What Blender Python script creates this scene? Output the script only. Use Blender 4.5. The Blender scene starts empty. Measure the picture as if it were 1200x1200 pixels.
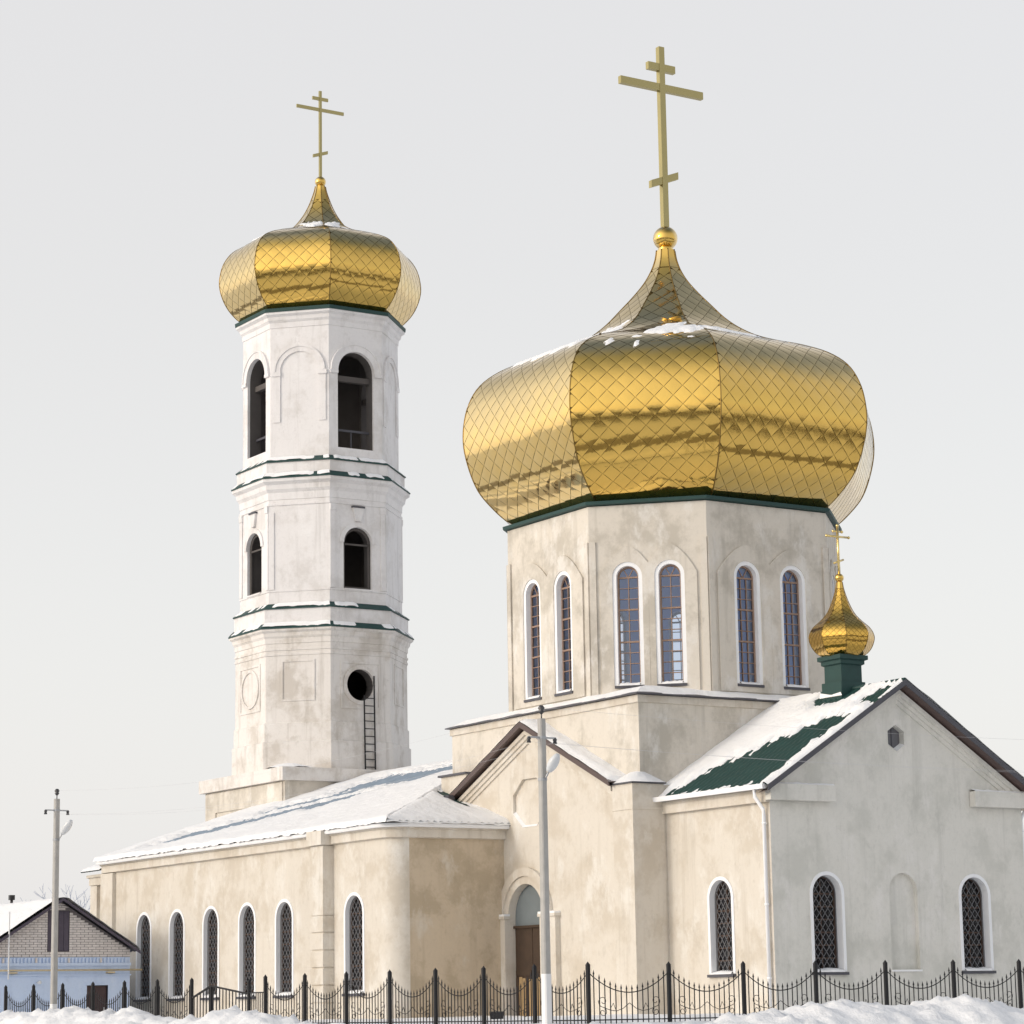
import bpy, math, random
from mathutils import Vector, Matrix
from mathutils.geometry import tessellate_polygon
from mathutils import noise as mnoise

R = math.radians
scene = bpy.context.scene
col = scene.collection
random.seed(7)

# ------------------------------------------------------------------ camera
CAM = Vector((61.57, -44.692, 1.154))
FW = Vector((-0.82958, 0.52643, 0.18622)); RT = Vector((0.53311, 0.84589, -0.01637)); UP = Vector((0.16613, -0.0857, 0.98237))
cam_data = bpy.data.cameras.new('camera')
cam_data.sensor_width = 36.0
cam_data.lens = 36.0 * 3072.9 / 1200.0
cam_data.clip_start = 0.5
cam_data.clip_end = 6000
cam = bpy.data.objects.new('camera', cam_data)
col.objects.link(cam)
m = Matrix((RT, UP, -FW)).transposed().to_4x4()
m.translation = CAM
cam.matrix_world = m
scene.camera = cam

# ------------------------------------------------------------------ light
SUN_EL, SUN_AZ = R(17), R(9)            # azimuth: degrees from -Y towards -X
sun_vec = Vector((-math.sin(SUN_AZ) * math.cos(SUN_EL), -math.cos(SUN_AZ) * math.cos(SUN_EL), math.sin(SUN_EL)))
world = bpy.data.worlds.new('World')
scene.world = world
world.use_nodes = True
wn, wl = world.node_tree.nodes, world.node_tree.links
wn.clear()
sky = wn.new('ShaderNodeTexSky'); sky.sky_type = 'NISHITA'; sky.sun_disc = False
sky.sun_elevation = SUN_EL; sky.sun_rotation = R(180) + SUN_AZ
sky.air_density = 1.2; sky.dust_density = 5.0; sky.altitude = 100
skm = wn.new('ShaderNodeMix'); skm.data_type = 'RGBA'; skm.blend_type = 'MULTIPLY'; skm.inputs['Factor'].default_value = 1
wl.new(sky.outputs[0], skm.inputs['A']); skm.inputs['B'].default_value = (0.10, 0.10, 0.10, 1)
tc = wn.new('ShaderNodeTexCoord'); sep = wn.new('ShaderNodeSeparateXYZ'); wl.new(tc.outputs['Generated'], sep.inputs[0])
hz = wn.new('ShaderNodeMapRange'); hz.interpolation_type = 'SMOOTHSTEP'
hz.inputs['From Min'].default_value = 0.42; hz.inputs['From Max'].default_value = 0.92
hz.inputs['To Min'].default_value = 0.985; hz.inputs['To Max'].default_value = 0.10
wl.new(sep.outputs['Z'], hz.inputs['Value'])
hzc = wn.new('ShaderNodeMapRange'); hzc.interpolation_type = 'SMOOTHSTEP'
hzc.inputs['From Min'].default_value = 0.0; hzc.inputs['From Max'].default_value = 0.3
wl.new(sep.outputs['Z'], hzc.inputs['Value'])
hmix = wn.new('ShaderNodeMix'); hmix.data_type = 'RGBA'
hmix.inputs['A'].default_value = (0.795, 0.782, 0.785, 1); hmix.inputs['B'].default_value = (0.722, 0.694, 0.674, 1)
wl.new(hzc.outputs[0], hmix.inputs['Factor'])
wm = wn.new('ShaderNodeMix'); wm.data_type = 'RGBA'
wl.new(hz.outputs[0], wm.inputs['Factor']); wl.new(skm.outputs['Result'], wm.inputs['A']); wl.new(hmix.outputs['Result'], wm.inputs['B'])
bg = wn.new('ShaderNodeBackground'); bg.inputs['Strength'].default_value = 1.0
aur = wn.new('ShaderNodeMix'); aur.data_type = 'RGBA'; aur.blend_type = 'ADD'; aur.inputs['Factor'].default_value = 0.5
wl.new(wm.outputs['Result'], aur.inputs['A']); wl.new(skm.outputs['Result'], aur.inputs['B'])
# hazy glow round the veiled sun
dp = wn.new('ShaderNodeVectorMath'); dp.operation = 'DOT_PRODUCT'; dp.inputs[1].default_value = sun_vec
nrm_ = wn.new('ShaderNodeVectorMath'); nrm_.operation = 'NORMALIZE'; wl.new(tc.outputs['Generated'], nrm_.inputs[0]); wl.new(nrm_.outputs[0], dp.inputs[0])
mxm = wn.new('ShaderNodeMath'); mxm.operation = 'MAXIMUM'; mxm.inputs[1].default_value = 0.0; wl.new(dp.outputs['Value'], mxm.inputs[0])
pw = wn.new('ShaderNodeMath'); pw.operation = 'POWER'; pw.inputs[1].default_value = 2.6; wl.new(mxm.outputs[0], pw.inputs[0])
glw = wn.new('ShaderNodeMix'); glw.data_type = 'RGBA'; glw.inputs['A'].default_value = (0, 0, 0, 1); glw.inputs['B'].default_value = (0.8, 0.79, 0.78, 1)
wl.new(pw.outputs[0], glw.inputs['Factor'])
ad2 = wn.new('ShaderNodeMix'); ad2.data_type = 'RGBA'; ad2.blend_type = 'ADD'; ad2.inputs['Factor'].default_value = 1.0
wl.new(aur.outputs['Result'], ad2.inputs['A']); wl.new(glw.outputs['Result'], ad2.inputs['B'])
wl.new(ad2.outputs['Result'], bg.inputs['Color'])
wo = wn.new('ShaderNodeOutputWorld'); wl.new(bg.outputs[0], wo.inputs[0])

sd = bpy.data.lights.new('sun', 'SUN'); sd.energy = 0.8; sd.angle = R(8.0); sd.color = (1.0, 0.96, 0.91)
sun = bpy.data.objects.new('sun', sd); col.objects.link(sun)
sun.rotation_euler = sun_vec.to_track_quat('Z', 'Y').to_euler()
sun.location = (0, -60, 60)

vs = scene.view_settings
vs.view_transform = 'Standard'; vs.look = 'None'; vs.gamma = 1.0; vs.exposure = 0.0; vs.use_curve_mapping = False

# ------------------------------------------------------------------ materials
def newmat(name):
    mt = bpy.data.materials.new(name); mt.use_nodes = True
    nt = mt.node_tree
    return mt, nt, nt.nodes, nt.links, nt.nodes['Principled BSDF']

def simple(name, c, rough=0.6, metal=0.0, var=0.12, scale=3.0, bump=0.0, bscale=30.0):
    mt, nt, n, l, b = newmat(name)
    b.inputs['Roughness'].default_value = rough; b.inputs['Metallic'].default_value = metal
    t = n.new('ShaderNodeTexCoord'); nz = n.new('ShaderNodeTexNoise')
    nz.inputs['Scale'].default_value = scale; nz.inputs['Detail'].default_value = 5
    l.new(t.outputs['Object'], nz.inputs['Vector'])
    mx = n.new('ShaderNodeMix'); mx.data_type = 'RGBA'
    mx.inputs['A'].default_value = (*[v * (1 - var) for v in c], 1); mx.inputs['B'].default_value = (*[min(1, v * (1 + var)) for v in c], 1)
    l.new(nz.outputs['Fac'], mx.inputs['Factor']); l.new(mx.outputs['Result'], b.inputs['Base Color'])
    if bump:
        n2 = n.new('ShaderNodeTexNoise'); n2.inputs['Scale'].default_value = bscale; l.new(t.outputs['Object'], n2.inputs['Vector'])
        bp = n.new('ShaderNodeBump'); bp.inputs['Strength'].default_value = bump; bp.inputs['Distance'].default_value = 0.02
        l.new(n2.outputs['Fac'], bp.inputs['Height']); l.new(bp.outputs[0], b.inputs['Normal'])
    return mt

def plaster(name, base, stain, pale, stain_lo=0.5, stain_hi=0.72, pale_lo=0.55, pale_hi=0.75, seed=0.0, streak=0.25):
    mt, nt, n, l, b = newmat(name)
    b.inputs['Roughness'].default_value = 0.92
    b.inputs['Specular IOR Level'].default_value = 0.15
    t = n.new('ShaderNodeTexCoord')
    mp = n.new('ShaderNodeMapping'); mp.inputs['Location'].default_value = (seed, seed * 1.7, seed * .6); l.new(t.outputs['Object'], mp.inputs[0])
    def nz(scale, det, vec, rough=0.55):
        q = n.new('ShaderNodeTexNoise'); q.inputs['Scale'].default_value = scale; q.inputs['Detail'].default_value = det; q.inputs['Roughness'].default_value = rough
        l.new(vec, q.inputs['Vector']); return q.outputs['Fac']
    def ramp(v, lo, hi, s=1.0):
        r = n.new('ShaderNodeMapRange'); r.interpolation_type = 'SMOOTHSTEP'
        r.inputs['From Min'].default_value = lo; r.inputs['From Max'].default_value = hi; r.inputs['To Max'].default_value = s
        l.new(v, r.inputs['Value']); return r.outputs[0]
    def mix(f, a, bcol):
        x = n.new('ShaderNodeMix'); x.data_type = 'RGBA'; l.new(f, x.inputs['Factor'])
        if isinstance(a, tuple): x.inputs['A'].default_value = (*a, 1)
        else: l.new(a, x.inputs['A'])
        x.inputs['B'].default_value = (*bcol, 1); return x.outputs['Result']
    ms = n.new('ShaderNodeMapping'); ms.inputs['Scale'].default_value = (3.2, 3.2, 0.22); l.new(mp.outputs[0], ms.inputs[0])
    c = mix(ramp(nz(0.75, 12, mp.outputs[0], 0.68), stain_lo, stain_hi, 0.7), base, stain)
    m2 = n.new('ShaderNodeMapping'); m2.inputs['Location'].default_value = (11.3, 4.1, 7.7); m2.inputs['Scale'].default_value = (1.0, 1.0, 0.6); l.new(mp.outputs[0], m2.inputs[0])
    c = mix(ramp(nz(1.1, 12, m2.outputs[0], 0.68), pale_lo, pale_hi, 0.75), c, pale)
    c = mix(ramp(nz(1.0, 6, ms.outputs[0], 0.65), 0.52, 0.72, streak), c, tuple(v * 0.82 for v in stain))
    c = mix(ramp(nz(9.0, 10, mp.outputs[0], 0.75), 0.47, 0.72, 0.30), c, tuple(v * 0.74 for v in base))
    c = mix(ramp(nz(2.4, 8, m2.outputs[0], 0.7), 0.56, 0.66, 0.25), c, tuple(v * 0.80 for v in stain))
    l.new(c, b.inputs['Base Color'])
    bp = n.new('ShaderNodeBump'); bp.inputs['Strength'].default_value = 0.35; bp.inputs['Distance'].default_value = 0.012
    l.new(nz(6.0, 6, mp.outputs[0], 0.6), bp.inputs['Height']); l.new(bp.outputs[0], b.inputs['Normal'])
    return mt

MT = {}
MT['cream'] = plaster('cream_plaster', (0.665, 0.62, 0.55), (0.545, 0.485, 0.40), (0.74, 0.715, 0.665), 0.46, 0.62, 0.52, 0.66, streak=.4)
MT['cream_drum'] = plaster('drum_plaster', (0.665, 0.62, 0.55), (0.45, 0.415, 0.355), (0.76, 0.735, 0.695), 0.45, 0.62, 0.51, 0.66, seed=3.0, streak=.4)
MT['grey_plaster'] = plaster('grey_cream_plaster', (0.725, 0.71, 0.66), (0.585, 0.58, 0.53), (0.79, 0.77, 0.735), 0.45, 0.62, 0.52, 0.68, seed=8.0, streak=.35)
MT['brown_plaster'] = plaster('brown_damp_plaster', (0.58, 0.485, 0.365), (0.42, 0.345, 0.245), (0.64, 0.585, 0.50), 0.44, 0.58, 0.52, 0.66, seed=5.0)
MT['whitewash'] = plaster('tower_whitewash', (0.79, 0.775, 0.775), (0.62, 0.595, 0.575), (0.86, 0.855, 0.86), 0.47, 0.66, seed=9.0, streak=.4)
MT['tower_low'] = plaster('tower_base_whitewash', (0.75, 0.72, 0.69), (0.52, 0.475, 0.42), (0.83, 0.815, 0.80), 0.46, 0.63, seed=12.0, streak=.45)
MT['white_paint'] = simple('white_window_paint', (0.86, 0.87, 0.89), 0.7, var=0.05, scale=4)
MT['green_metal'] = simple('green_roof_sheet', (0.010, 0.048, 0.043), 0.6, var=0.35, scale=2.5)
MT['frost_roof'] = simple('frosted_blue_grey_roof_sheet', (0.27, 0.34, 0.42), 0.7, var=0.3, scale=3)
MT['green_trim'] = simple('green_trim_sheet', (0.010, 0.048, 0.044), 0.6, var=0.2, scale=3)
MT['brown_sheet'] = simple('brown_barge_sheet', (0.085, 0.055, 0.05), 0.45, var=0.25, scale=4)
MT['dark_sheet'] = simple('dark_edge_sheet', (0.07, 0.07, 0.085), 0.5, var=0.25, scale=4)
MT['pale_frame'] = simple('orange_brown_wood_frame', (0.30, 0.20, 0.15), 0.6, var=0.25, scale=9)
MT['wood_frame'] = simple('brown_wood_frame', (0.085, 0.05, 0.035), 0.6, var=0.3, scale=9)
MT['dark_glass'] = simple('dark_window_glass', (0.012, 0.012, 0.014), 0.08, var=0.4, scale=1.5)
MT['grille'] = simple('grey_grille_iron', (0.16, 0.16, 0.17), 0.6, var=0.3, scale=8)
MT['interior_blue'] = simple('blue_interior_paint', (0.42, 0.60, 1.0), 0.85, var=0.1, scale=1.0)
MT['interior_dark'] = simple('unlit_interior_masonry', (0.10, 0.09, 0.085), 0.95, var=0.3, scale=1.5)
MT['iron'] = simple('black_fence_iron', (0.012, 0.012, 0.014), 0.75, var=0.3, scale=6)
MT['rusty'] = simple('rust_brown_door', (0.055, 0.033, 0.02), 0.7, var=0.45, scale=3.5)
MT['plywood'] = simple('bare_plywood', (0.42, 0.29, 0.15), 0.75, var=0.3, scale=5)
MT['grey_panel'] = simple('grey_sheet_panel', (0.17, 0.20, 0.215), 0.55, var=0.15, scale=2)
MT['concrete'] = simple('pole_concrete', (0.42, 0.41, 0.39), 0.9, var=0.18, scale=5, bump=0.3, bscale=25)
MT['limewash'] = simple('white_limewash', (0.80, 0.80, 0.80), 0.9, var=0.06, scale=3)
MT['steel'] = simple('galvanised_steel', (0.42, 0.43, 0.45), 0.4, 0.7, var=0.15, scale=10)
MT['lamp_shell'] = simple('lamp_shell', (0.68, 0.70, 0.72), 0.35, var=0.05, scale=6)
MT['porcelain'] = simple('dark_insulator', (0.05, 0.05, 0.055), 0.25, var=0.2, scale=9)
MT['brick'] = simple('pale_silicate_brick', (0.66, 0.62, 0.60), 0.9, var=0.25, scale=6)
MT['mortar'] = simple('grey_mortar', (0.16, 0.145, 0.15), 0.95, var=0.2, scale=9)
MT['blue_wall'] = plaster('light_blue_wall_paint', (0.58, 0.69, 0.88), (0.49, 0.61, 0.83), (0.70, 0.78, 0.91), 0.5, 0.75, seed=2.0)
MT['purple_board'] = simple('dark_purple_board', (0.07, 0.058, 0.085), 0.6, var=0.25, scale=6)
MT['yellow_pipe'] = simple('yellow_gas_pipe', (0.55, 0.46, 0.30), 0.5, var=0.2, scale=7)
MT['door_maroon'] = simple('dark_maroon_door', (0.055, 0.03, 0.032), 0.5, var=0.3, scale=5)
MT['bark'] = simple('frosted_bark', (0.30, 0.29, 0.30), 0.9, var=0.3, scale=8)
MT['twig'] = simple('frosted_twigs', (0.46, 0.50, 0.60), 0.9, var=0.25, scale=4)
MT['black_case'] = simple('black_lamp_case', (0.015, 0.015, 0.018), 0.4, var=0.2, scale=9)
MT['wire'] = simple('pale_frosted_wire', (0.62, 0.62, 0.64), 0.6, var=0.1, scale=2)

def gold(name, c, rough, var=0.10, pale=0.58):
    mt, nt, n, l, b = newmat(name)
    b.inputs['Metallic'].default_value = 1.0
    t = n.new('ShaderNodeTexCoord'); nz = n.new('ShaderNodeTexNoise'); nz.inputs['Scale'].default_value = 1.1; nz.inputs['Detail'].default_value = 4
    l.new(t.outputs['Object'], nz.inputs['Vector'])
    mx = n.new('ShaderNodeMix'); mx.data_type = 'RGBA'
    mx.inputs['A'].default_value = (*[v * (1 - var) for v in c], 1); mx.inputs['B'].default_value = (*[min(1, v * (1 + var)) for v in c], 1)
    l.new(nz.outputs['Fac'], mx.inputs['Factor'])
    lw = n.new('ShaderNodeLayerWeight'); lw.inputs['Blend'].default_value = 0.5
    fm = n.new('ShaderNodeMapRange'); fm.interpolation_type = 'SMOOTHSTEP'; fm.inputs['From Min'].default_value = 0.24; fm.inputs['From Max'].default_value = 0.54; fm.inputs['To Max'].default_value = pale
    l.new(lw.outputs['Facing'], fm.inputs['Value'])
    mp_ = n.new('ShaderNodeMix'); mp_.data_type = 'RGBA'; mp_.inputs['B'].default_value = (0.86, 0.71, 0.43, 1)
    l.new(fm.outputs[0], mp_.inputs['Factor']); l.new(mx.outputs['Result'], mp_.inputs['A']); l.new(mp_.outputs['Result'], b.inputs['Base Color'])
    rr = n.new('ShaderNodeMapRange'); rr.inputs['To Min'].default_value = rough * 0.75; rr.inputs['To Max'].default_value = rough * 1.35
    l.new(nz.outputs['Fac'], rr.inputs['Value']); l.new(rr.outputs[0], b.inputs['Roughness'])
    n2 = n.new('ShaderNodeTexNoise'); n2.inputs['Scale'].default_value = 4.5; n2.inputs['Detail'].default_value = 2; l.new(t.outputs['Object'], n2.inputs['Vector'])
    bp = n.new('ShaderNodeBump'); bp.inputs['Strength'].default_value = 0.10; bp.inputs['Distance'].default_value = 0.03
    l.new(n2.outputs['Fac'], bp.inputs['Height']); l.new(bp.outputs[0], b.inputs['Normal'])
    return mt
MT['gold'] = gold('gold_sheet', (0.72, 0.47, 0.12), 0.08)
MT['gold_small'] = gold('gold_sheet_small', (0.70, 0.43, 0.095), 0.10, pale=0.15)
MT['gold_seam'] = gold('tarnished_gold_seam', (0.26, 0.17, 0.05), 0.4, pale=0.0)
MT['gold_cross'] = gold('dull_gold_cross', (0.40, 0.34, 0.16), 0.32, pale=0.0)

def make_snow():
    mt, nt, n, l, b = newmat('snow')
    b.inputs['Base Color'].default_value = (0.91, 0.915, 0.925, 1); b.inputs['Roughness'].default_value = 0.75
    b.inputs['Specular IOR Level'].default_value = 0.25
    t = n.new('ShaderNodeTexCoord'); nz = n.new('ShaderNodeTexNoise'); nz.inputs['Scale'].default_value = 3.0; nz.inputs['Detail'].default_value = 9; nz.inputs['Roughness'].default_value = 0.6
    l.new(t.outputs['Object'], nz.inputs['Vector'])
    bp = n.new('ShaderNodeBump'); bp.inputs['Strength'].default_value = 0.7; bp.inputs['Distance'].default_value = 0.09
    l.new(nz.outputs['Fac'], bp.inputs['Height']); l.new(bp.outputs[0], b.inputs['Normal'])
    return mt
MT['snow'] = make_snow()

def make_clear_glass():
    mt, nt, n, l, b = newmat('drum_window_glass')
    n.remove(b)
    out = n['Material Output']
    tr = n.new('ShaderNodeBsdfTransparent'); tr.inputs['Color'].default_value = (0.80, 0.86, 0.95, 1)
    gl = n.new('ShaderNodeBsdfGlossy'); gl.inputs['Roughness'].default_value = 0.04; gl.inputs['Color'].default_value = (0.72, 0.82, 1.0, 1)
    fr = n.new('ShaderNodeFresnel'); fr.inputs['IOR'].default_value = 1.5
    ad = n.new('ShaderNodeMath'); ad.operation = 'ADD'; ad.inputs[1].default_value = 0.09; l.new(fr.outputs[0], ad.inputs[0])
    t = n.new('ShaderNodeTexCoord'); nz = n.new('ShaderNodeTexNoise'); nz.inputs['Scale'].default_value = 2.0; l.new(t.outputs['Object'], nz.inputs['Vector'])
    bp = n.new('ShaderNodeBump'); bp.inputs['Strength'].default_value = 0.1; bp.inputs['Distance'].default_value = 0.02
    l.new(nz.outputs['Fac'], bp.inputs['Height']); l.new(bp.outputs[0], gl.inputs['Normal'])
    mx = n.new('ShaderNodeMixShader'); l.new(ad.outputs[0], mx.inputs[0]); l.new(tr.outputs[0], mx.inputs[1]); l.new(gl.outputs[0], mx.inputs[2])
    l.new(mx.outputs[0], out.inputs['Surface'])
    return mt
MT['clear_glass'] = make_clear_glass()

# ------------------------------------------------------------------ mesh helpers
class MB:
    def __init__(s): s.v = []; s.f = []; s.sm = []
    def add(s, vs_, fs, smooth=False):
        o = len(s.v); s.v += [tuple(p) for p in vs_]; s.f += [tuple(i + o for i in f) for f in fs]; s.sm += [smooth] * len(fs); return s
    def box(s, x0, x1, y0, y1, z0, z1):
        return s.add([(x0,y0,z0),(x1,y0,z0),(x1,y1,z0),(x0,y1,z0),(x0,y0,z1),(x1,y0,z1),(x1,y1,z1),(x0,y1,z1)],
                     [(3,2,1,0),(4,5,6,7),(0,1,5,4),(1,2,6,5),(2,3,7,6),(3,0,4,7)])
    def hexa(s, p):   # 8 points: bottom 4 ccw, top 4 ccw
        return s.add(p, [(3,2,1,0),(4,5,6,7),(0,1,5,4),(1,2,6,5),(2,3,7,6),(3,0,4,7)])
    def fbox(s, F, a0, a1, b0, b1, c0, c1):
        return s.hexa([F(a0,b0,c1),F(a1,b0,c1),F(a1,b0,c0),F(a0,b0,c0),F(a0,b1,c1),F(a1,b1,c1),F(a1,b1,c0),F(a0,b1,c0)])
    def bar(s, p, q, w, h=None, up=(0,0,1)):
        p, q = Vector(p), Vector(q); h = h or w
        d = (q - p).normalized(); u = Vector(up)
        if abs(d.dot(u)) > 0.97: u = Vector((1,0,0))
        x = d.cross(u).normalized() * (w/2); y = x.cross(d).normalized() * (h/2)
        return s.hexa([p-x-y, p+x-y, q+x-y, q-x-y, p-x+y, p+x+y, q+x+y, q-x+y])
    def tube(s, pts, rad, n=6, smooth=True, caps=True):
        pts = [Vector(p) for p in pts]; o = len(s.v); rr = rad if isinstance(rad, (list, tuple)) else [rad]*len(pts)
        prev = None
        for i, p in enumerate(pts):
            d = (pts[min(i+1, len(pts)-1)] - pts[max(i-1, 0)]).normalized()
            a = d.cross(Vector((0,0,1)) if abs(d.z) < 0.95 else Vector((1,0,0))).normalized()
            if prev is not None and a.dot(prev) < 0: a = -a
            prev = a; b = d.cross(a)
            for k in range(n):
                t = 2*math.pi*k/n; s.v.append(tuple(p + a*math.cos(t)*rr[i] + b*math.sin(t)*rr[i]))
        for i in range(len(pts)-1):
            for k in range(n):
                k2 = (k+1) % n
                s.f.append((o+i*n+k, o+i*n+k2, o+(i+1)*n+k2, o+(i+1)*n+k)); s.sm.append(smooth)
        if caps:
            s.f.append(tuple(o+k for k in range(n))[::-1]); s.sm.append(False)
            s.f.append(tuple(o+(len(pts)-1)*n+k for k in range(n))); s.sm.append(False)
        return s
    def sphere(s, c, r, n=16, mrings=10, zs=1.0):
        o = len(s.v)
        for i in range(mrings+1):
            t = math.pi*i/mrings
            for k in range(n):
                a = 2*math.pi*k/n; s.v.append((c[0]+r*math.sin(t)*math.cos(a), c[1]+r*math.sin(t)*math.sin(a), c[2]+r*zs*math.cos(t)))
        for i in range(mrings):
            for k in range(n):
                k2 = (k+1) % n; s.f.append((o+i*n+k, o+(i+1)*n+k, o+(i+1)*n+k2, o+i*n+k2)); s.sm.append(True)
        return s
    def ring(s, secs, closed_top=False, closed_bot=False, smooth=False):
        """list of closed loops (same count); skins them"""
        o = len(s.v); n = len(secs[0])
        for q in secs: s.v += [tuple(p) for p in q]
        for i in range(len(secs)-1):
            for k in range(n):
                k2 = (k+1) % n; s.f.append((o+i*n+k, o+i*n+k2, o+(i+1)*n+k2, o+(i+1)*n+k)); s.sm.append(smooth)
        if closed_bot: s.f.append(tuple(o+k for k in range(n))[::-1]); s.sm.append(False)
        if closed_top: s.f.append(tuple(o+(len(secs)-1)*n+k for k in range(n))); s.sm.append(False)
        return s
    def panel(s, F, outer, holes=(), c=0.0, flip=False):
        loops = [[Vector((a, b, 0)) for a, b in outer]] + [[Vector((a, b, 0)) for a, b in h] for h in holes]
        tris = tessellate_polygon(loops); flat = [p for lp in loops for p in lp]
        o = len(s.v); s.v += [tuple(F(p.x, p.y, c)) for p in flat]
        for t in tris:
            A, B, C = (flat[i] for i in t)
            ar = (B.x-A.x)*(C.y-A.y) - (B.y-A.y)*(C.x-A.x)
            if abs(ar) < 1e-10: continue
            t = tuple(t) if ar > 0 else tuple(t)[::-1]
            if flip: t = t[::-1]
            s.f.append(tuple(o+i for i in t)); s.sm.append(False)
        return s
    def strip(s, F, loop, c0, c1, closed=True, inward=True):
        n = len(loop); o = len(s.v)
        s.v += [tuple(F(a, b, c0)) for a, b in loop] + [tuple(F(a, b, c1)) for a, b in loop]
        for i in range(n if closed else n-1):
            j = (i+1) % n; f = (o+i, o+j, o+n+j, o+n+i)
            s.f.append(f if inward else f[::-1]); s.sm.append(False)
        return s
    def slab(s, F, outer, c0, c1, holes=()):
        """closed plate from c0 (back) to c1 (front)"""
        s.panel(F, outer, holes, c1); s.panel(F, outer, holes, c0, flip=True); s.strip(F, outer, c0, c1, inward=True)
        for h in holes: s.strip(F, h, c0, c1, inward=False)
        return s
    def mesh(s, name):
        me = bpy.data.meshes.new(name); me.from_pydata(s.v, [], s.f)
        me.polygons.foreach_set('use_smooth', s.sm); me.update(); return me
    def build(s, name, mat, parent=None):
        me = s.mesh(name); me.materials.append(MT[mat] if isinstance(mat, str) else mat)
        return obj(name, me, parent)

def obj(name, me, parent=None, loc=None):
    o = bpy.data.objects.new(name, me); col.objects.link(o)
    if parent is not None:
        o.parent = parent; o.matrix_parent_inverse = PW[parent].inverted()
    if loc is not None: o.location = loc
    PW[o] = Matrix.Translation(loc) if loc is not None else Matrix.Identity(4)
    return o
PW = {}
def thing(name, label, cat, loc, group=None):
    o = bpy.data.objects.new(name, None); col.objects.link(o); o.location = loc; o.empty_display_size = 0.5
    o['label'] = label; o['category'] = cat
    if group: o['group'] = group
    PW[o] = Matrix.Translation(loc); return o
def tag(o, label, cat, group=None, kind=None):
    o['label'] = label
    if cat: o['category'] = cat
    if group: o['group'] = group
    if kind: o['kind'] = kind
    return o
def frame(O, u, n):
    O, u, n = Vector(O), Vector(u).normalized(), Vector(n).normalized(); z = Vector((0,0,1))
    return lambda a, b, c=0.0: O + u*a + z*b + n*c
def arch(uc, zb, zt, w, k=14):
    r = w/2; zs = zt - r
    return [(uc-r, zb), (uc+r, zb)] + [(uc + r*math.cos(math.pi*i/k), zs + r*math.sin(math.pi*i/k)) for i in range(k+1)]
def arch_band(uc, zs, r0, r1, k=16, a0=0.0, a1=math.pi):
    return [(uc + r1*math.cos(a0+(a1-a0)*i/k), zs + r1*math.sin(a0+(a1-a0)*i/k)) for i in range(k+1)] + \
           [(uc + r0*math.cos(a0+(a1-a0)*i/k), zs + r0*math.sin(a0+(a1-a0)*i/k)) for i in range(k, -1, -1)]
def fbm(x, y, z=0.0, o=4): return mnoise.fractal(Vector((x, y, z)), 1.0, 2.0, o)

G = 0.95     # ground level beside the church
ZB = 0.3     # wall bottoms, below the snow

# ------------------------------------------------------------------ ground (snow sheet with ploughed banks)
FA = Vector((15.72, -13.92)); FXD = Vector((math.cos(R(183.1)), math.sin(R(183.1)))); FS = 1.9
FB = Vector((15.49, -11.70)); FYD = Vector((math.cos(R(86.6)), math.sin(R(86.6))))
def fence_y(x): return FA.y - 0.0541*(FA.x - x)
def fence_x(y): return FB.x + 0.0594*(y - FB.y)
BANK_X = [(-30, .95), (-14, .70), (-10.2, .9), (-7.5, 1.24), (-4.0, 1.34), (-0.8, 1.22), (2.0, 1.0), (3.6, 1.0), (5.0, 1.22), (6.5, 1.10), (8.2, .85), (12, .7), (18, .7)]
BANK_Y = [(-16, .72), (-12.0, .80), (-10.6, 1.0), (-9.5, 1.14), (-8.4, 1.18), (-7.6, 1.02), (-7.0, 1.05), (-6.2, 1.25), (-5.3, 1.17), (-4.3, .99), (-2.5, .90), (3, .87), (12, .85)]
def lerp_tab(tab, t):
    if t <= tab[0][0]: return tab[0][1]
    for (a, va), (b, vb) in zip(tab, tab[1:]):
        if t <= b:
            k = (t-a)/(b-a); k = k*k*(3-2*k); return va + (vb-va)*k
    return tab[-1][1]
def ground_h(x, y):
    d1 = fence_y(x) - y; d2 = x - fence_x(y)
    d = max(d1, d2)
    n = fbm(x*0.35, y*0.35)*0.05 + fbm(x*1.3+7, y*1.3)*0.03
    if d < 0: base = G - 0.12 * max(0, 1 + d/4.0) + n*0.8
    else:
        k = min(1, d/9.0); base = 0.83 - 1.28*k*k*(3-2*k) + n*(1-k*.6)
    rough = fbm(x*0.9+3, y*0.9+1, 2)*0.10 + abs(fbm(x*1.9, y*1.9, 5))*0.16 + abs(fbm(x*4.5, y*4.5, 9))*0.12 + max(0, fbm(x*3.1, y*3.1, 14))*.16 + fbm(x*11, y*11, 3)*.03 - .09
    def bank(c, dd):
        if dd <= 0.15 or dd > 7: return -9
        w = 1.9
        p = math.exp(-((dd - 2.1)/w)**2) if dd < 2.1 else math.exp(-((dd - 2.1)/2.6)**2)
        return -0.45 + (c + 0.45 + rough*1.0)*p
    b = -9
    if d1 > -1 and x < 17.5: b = max(b, bank(lerp_tab(BANK_X, x), d1))
    if d2 > -1 and y > -15.5: b = max(b, bank(lerp_tab(BANK_Y, y), d2))
    return max(base, b)
def axis_pts(lo, hi, fine, far):
    a = []; t = lo
    while t <= hi: a.append(t); t += fine
    st = fine; left = []; t = lo
    while t > -far: st *= 1.35; t -= st; left.append(t)
    right = []; st = fine; t = a[-1]
    while t < far: st *= 1.35; t += st; right.append(t)
    return left[::-1] + a + right
gx = axis_pts(-16, 23, 0.13, 3500); gy = axis_pts(-20, 4, 0.13, 3500)
g = MB()
for yy in gy:
    for xx in gx: g.v.append((xx, yy, ground_h(xx, yy)))
nx = len(gx)
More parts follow.
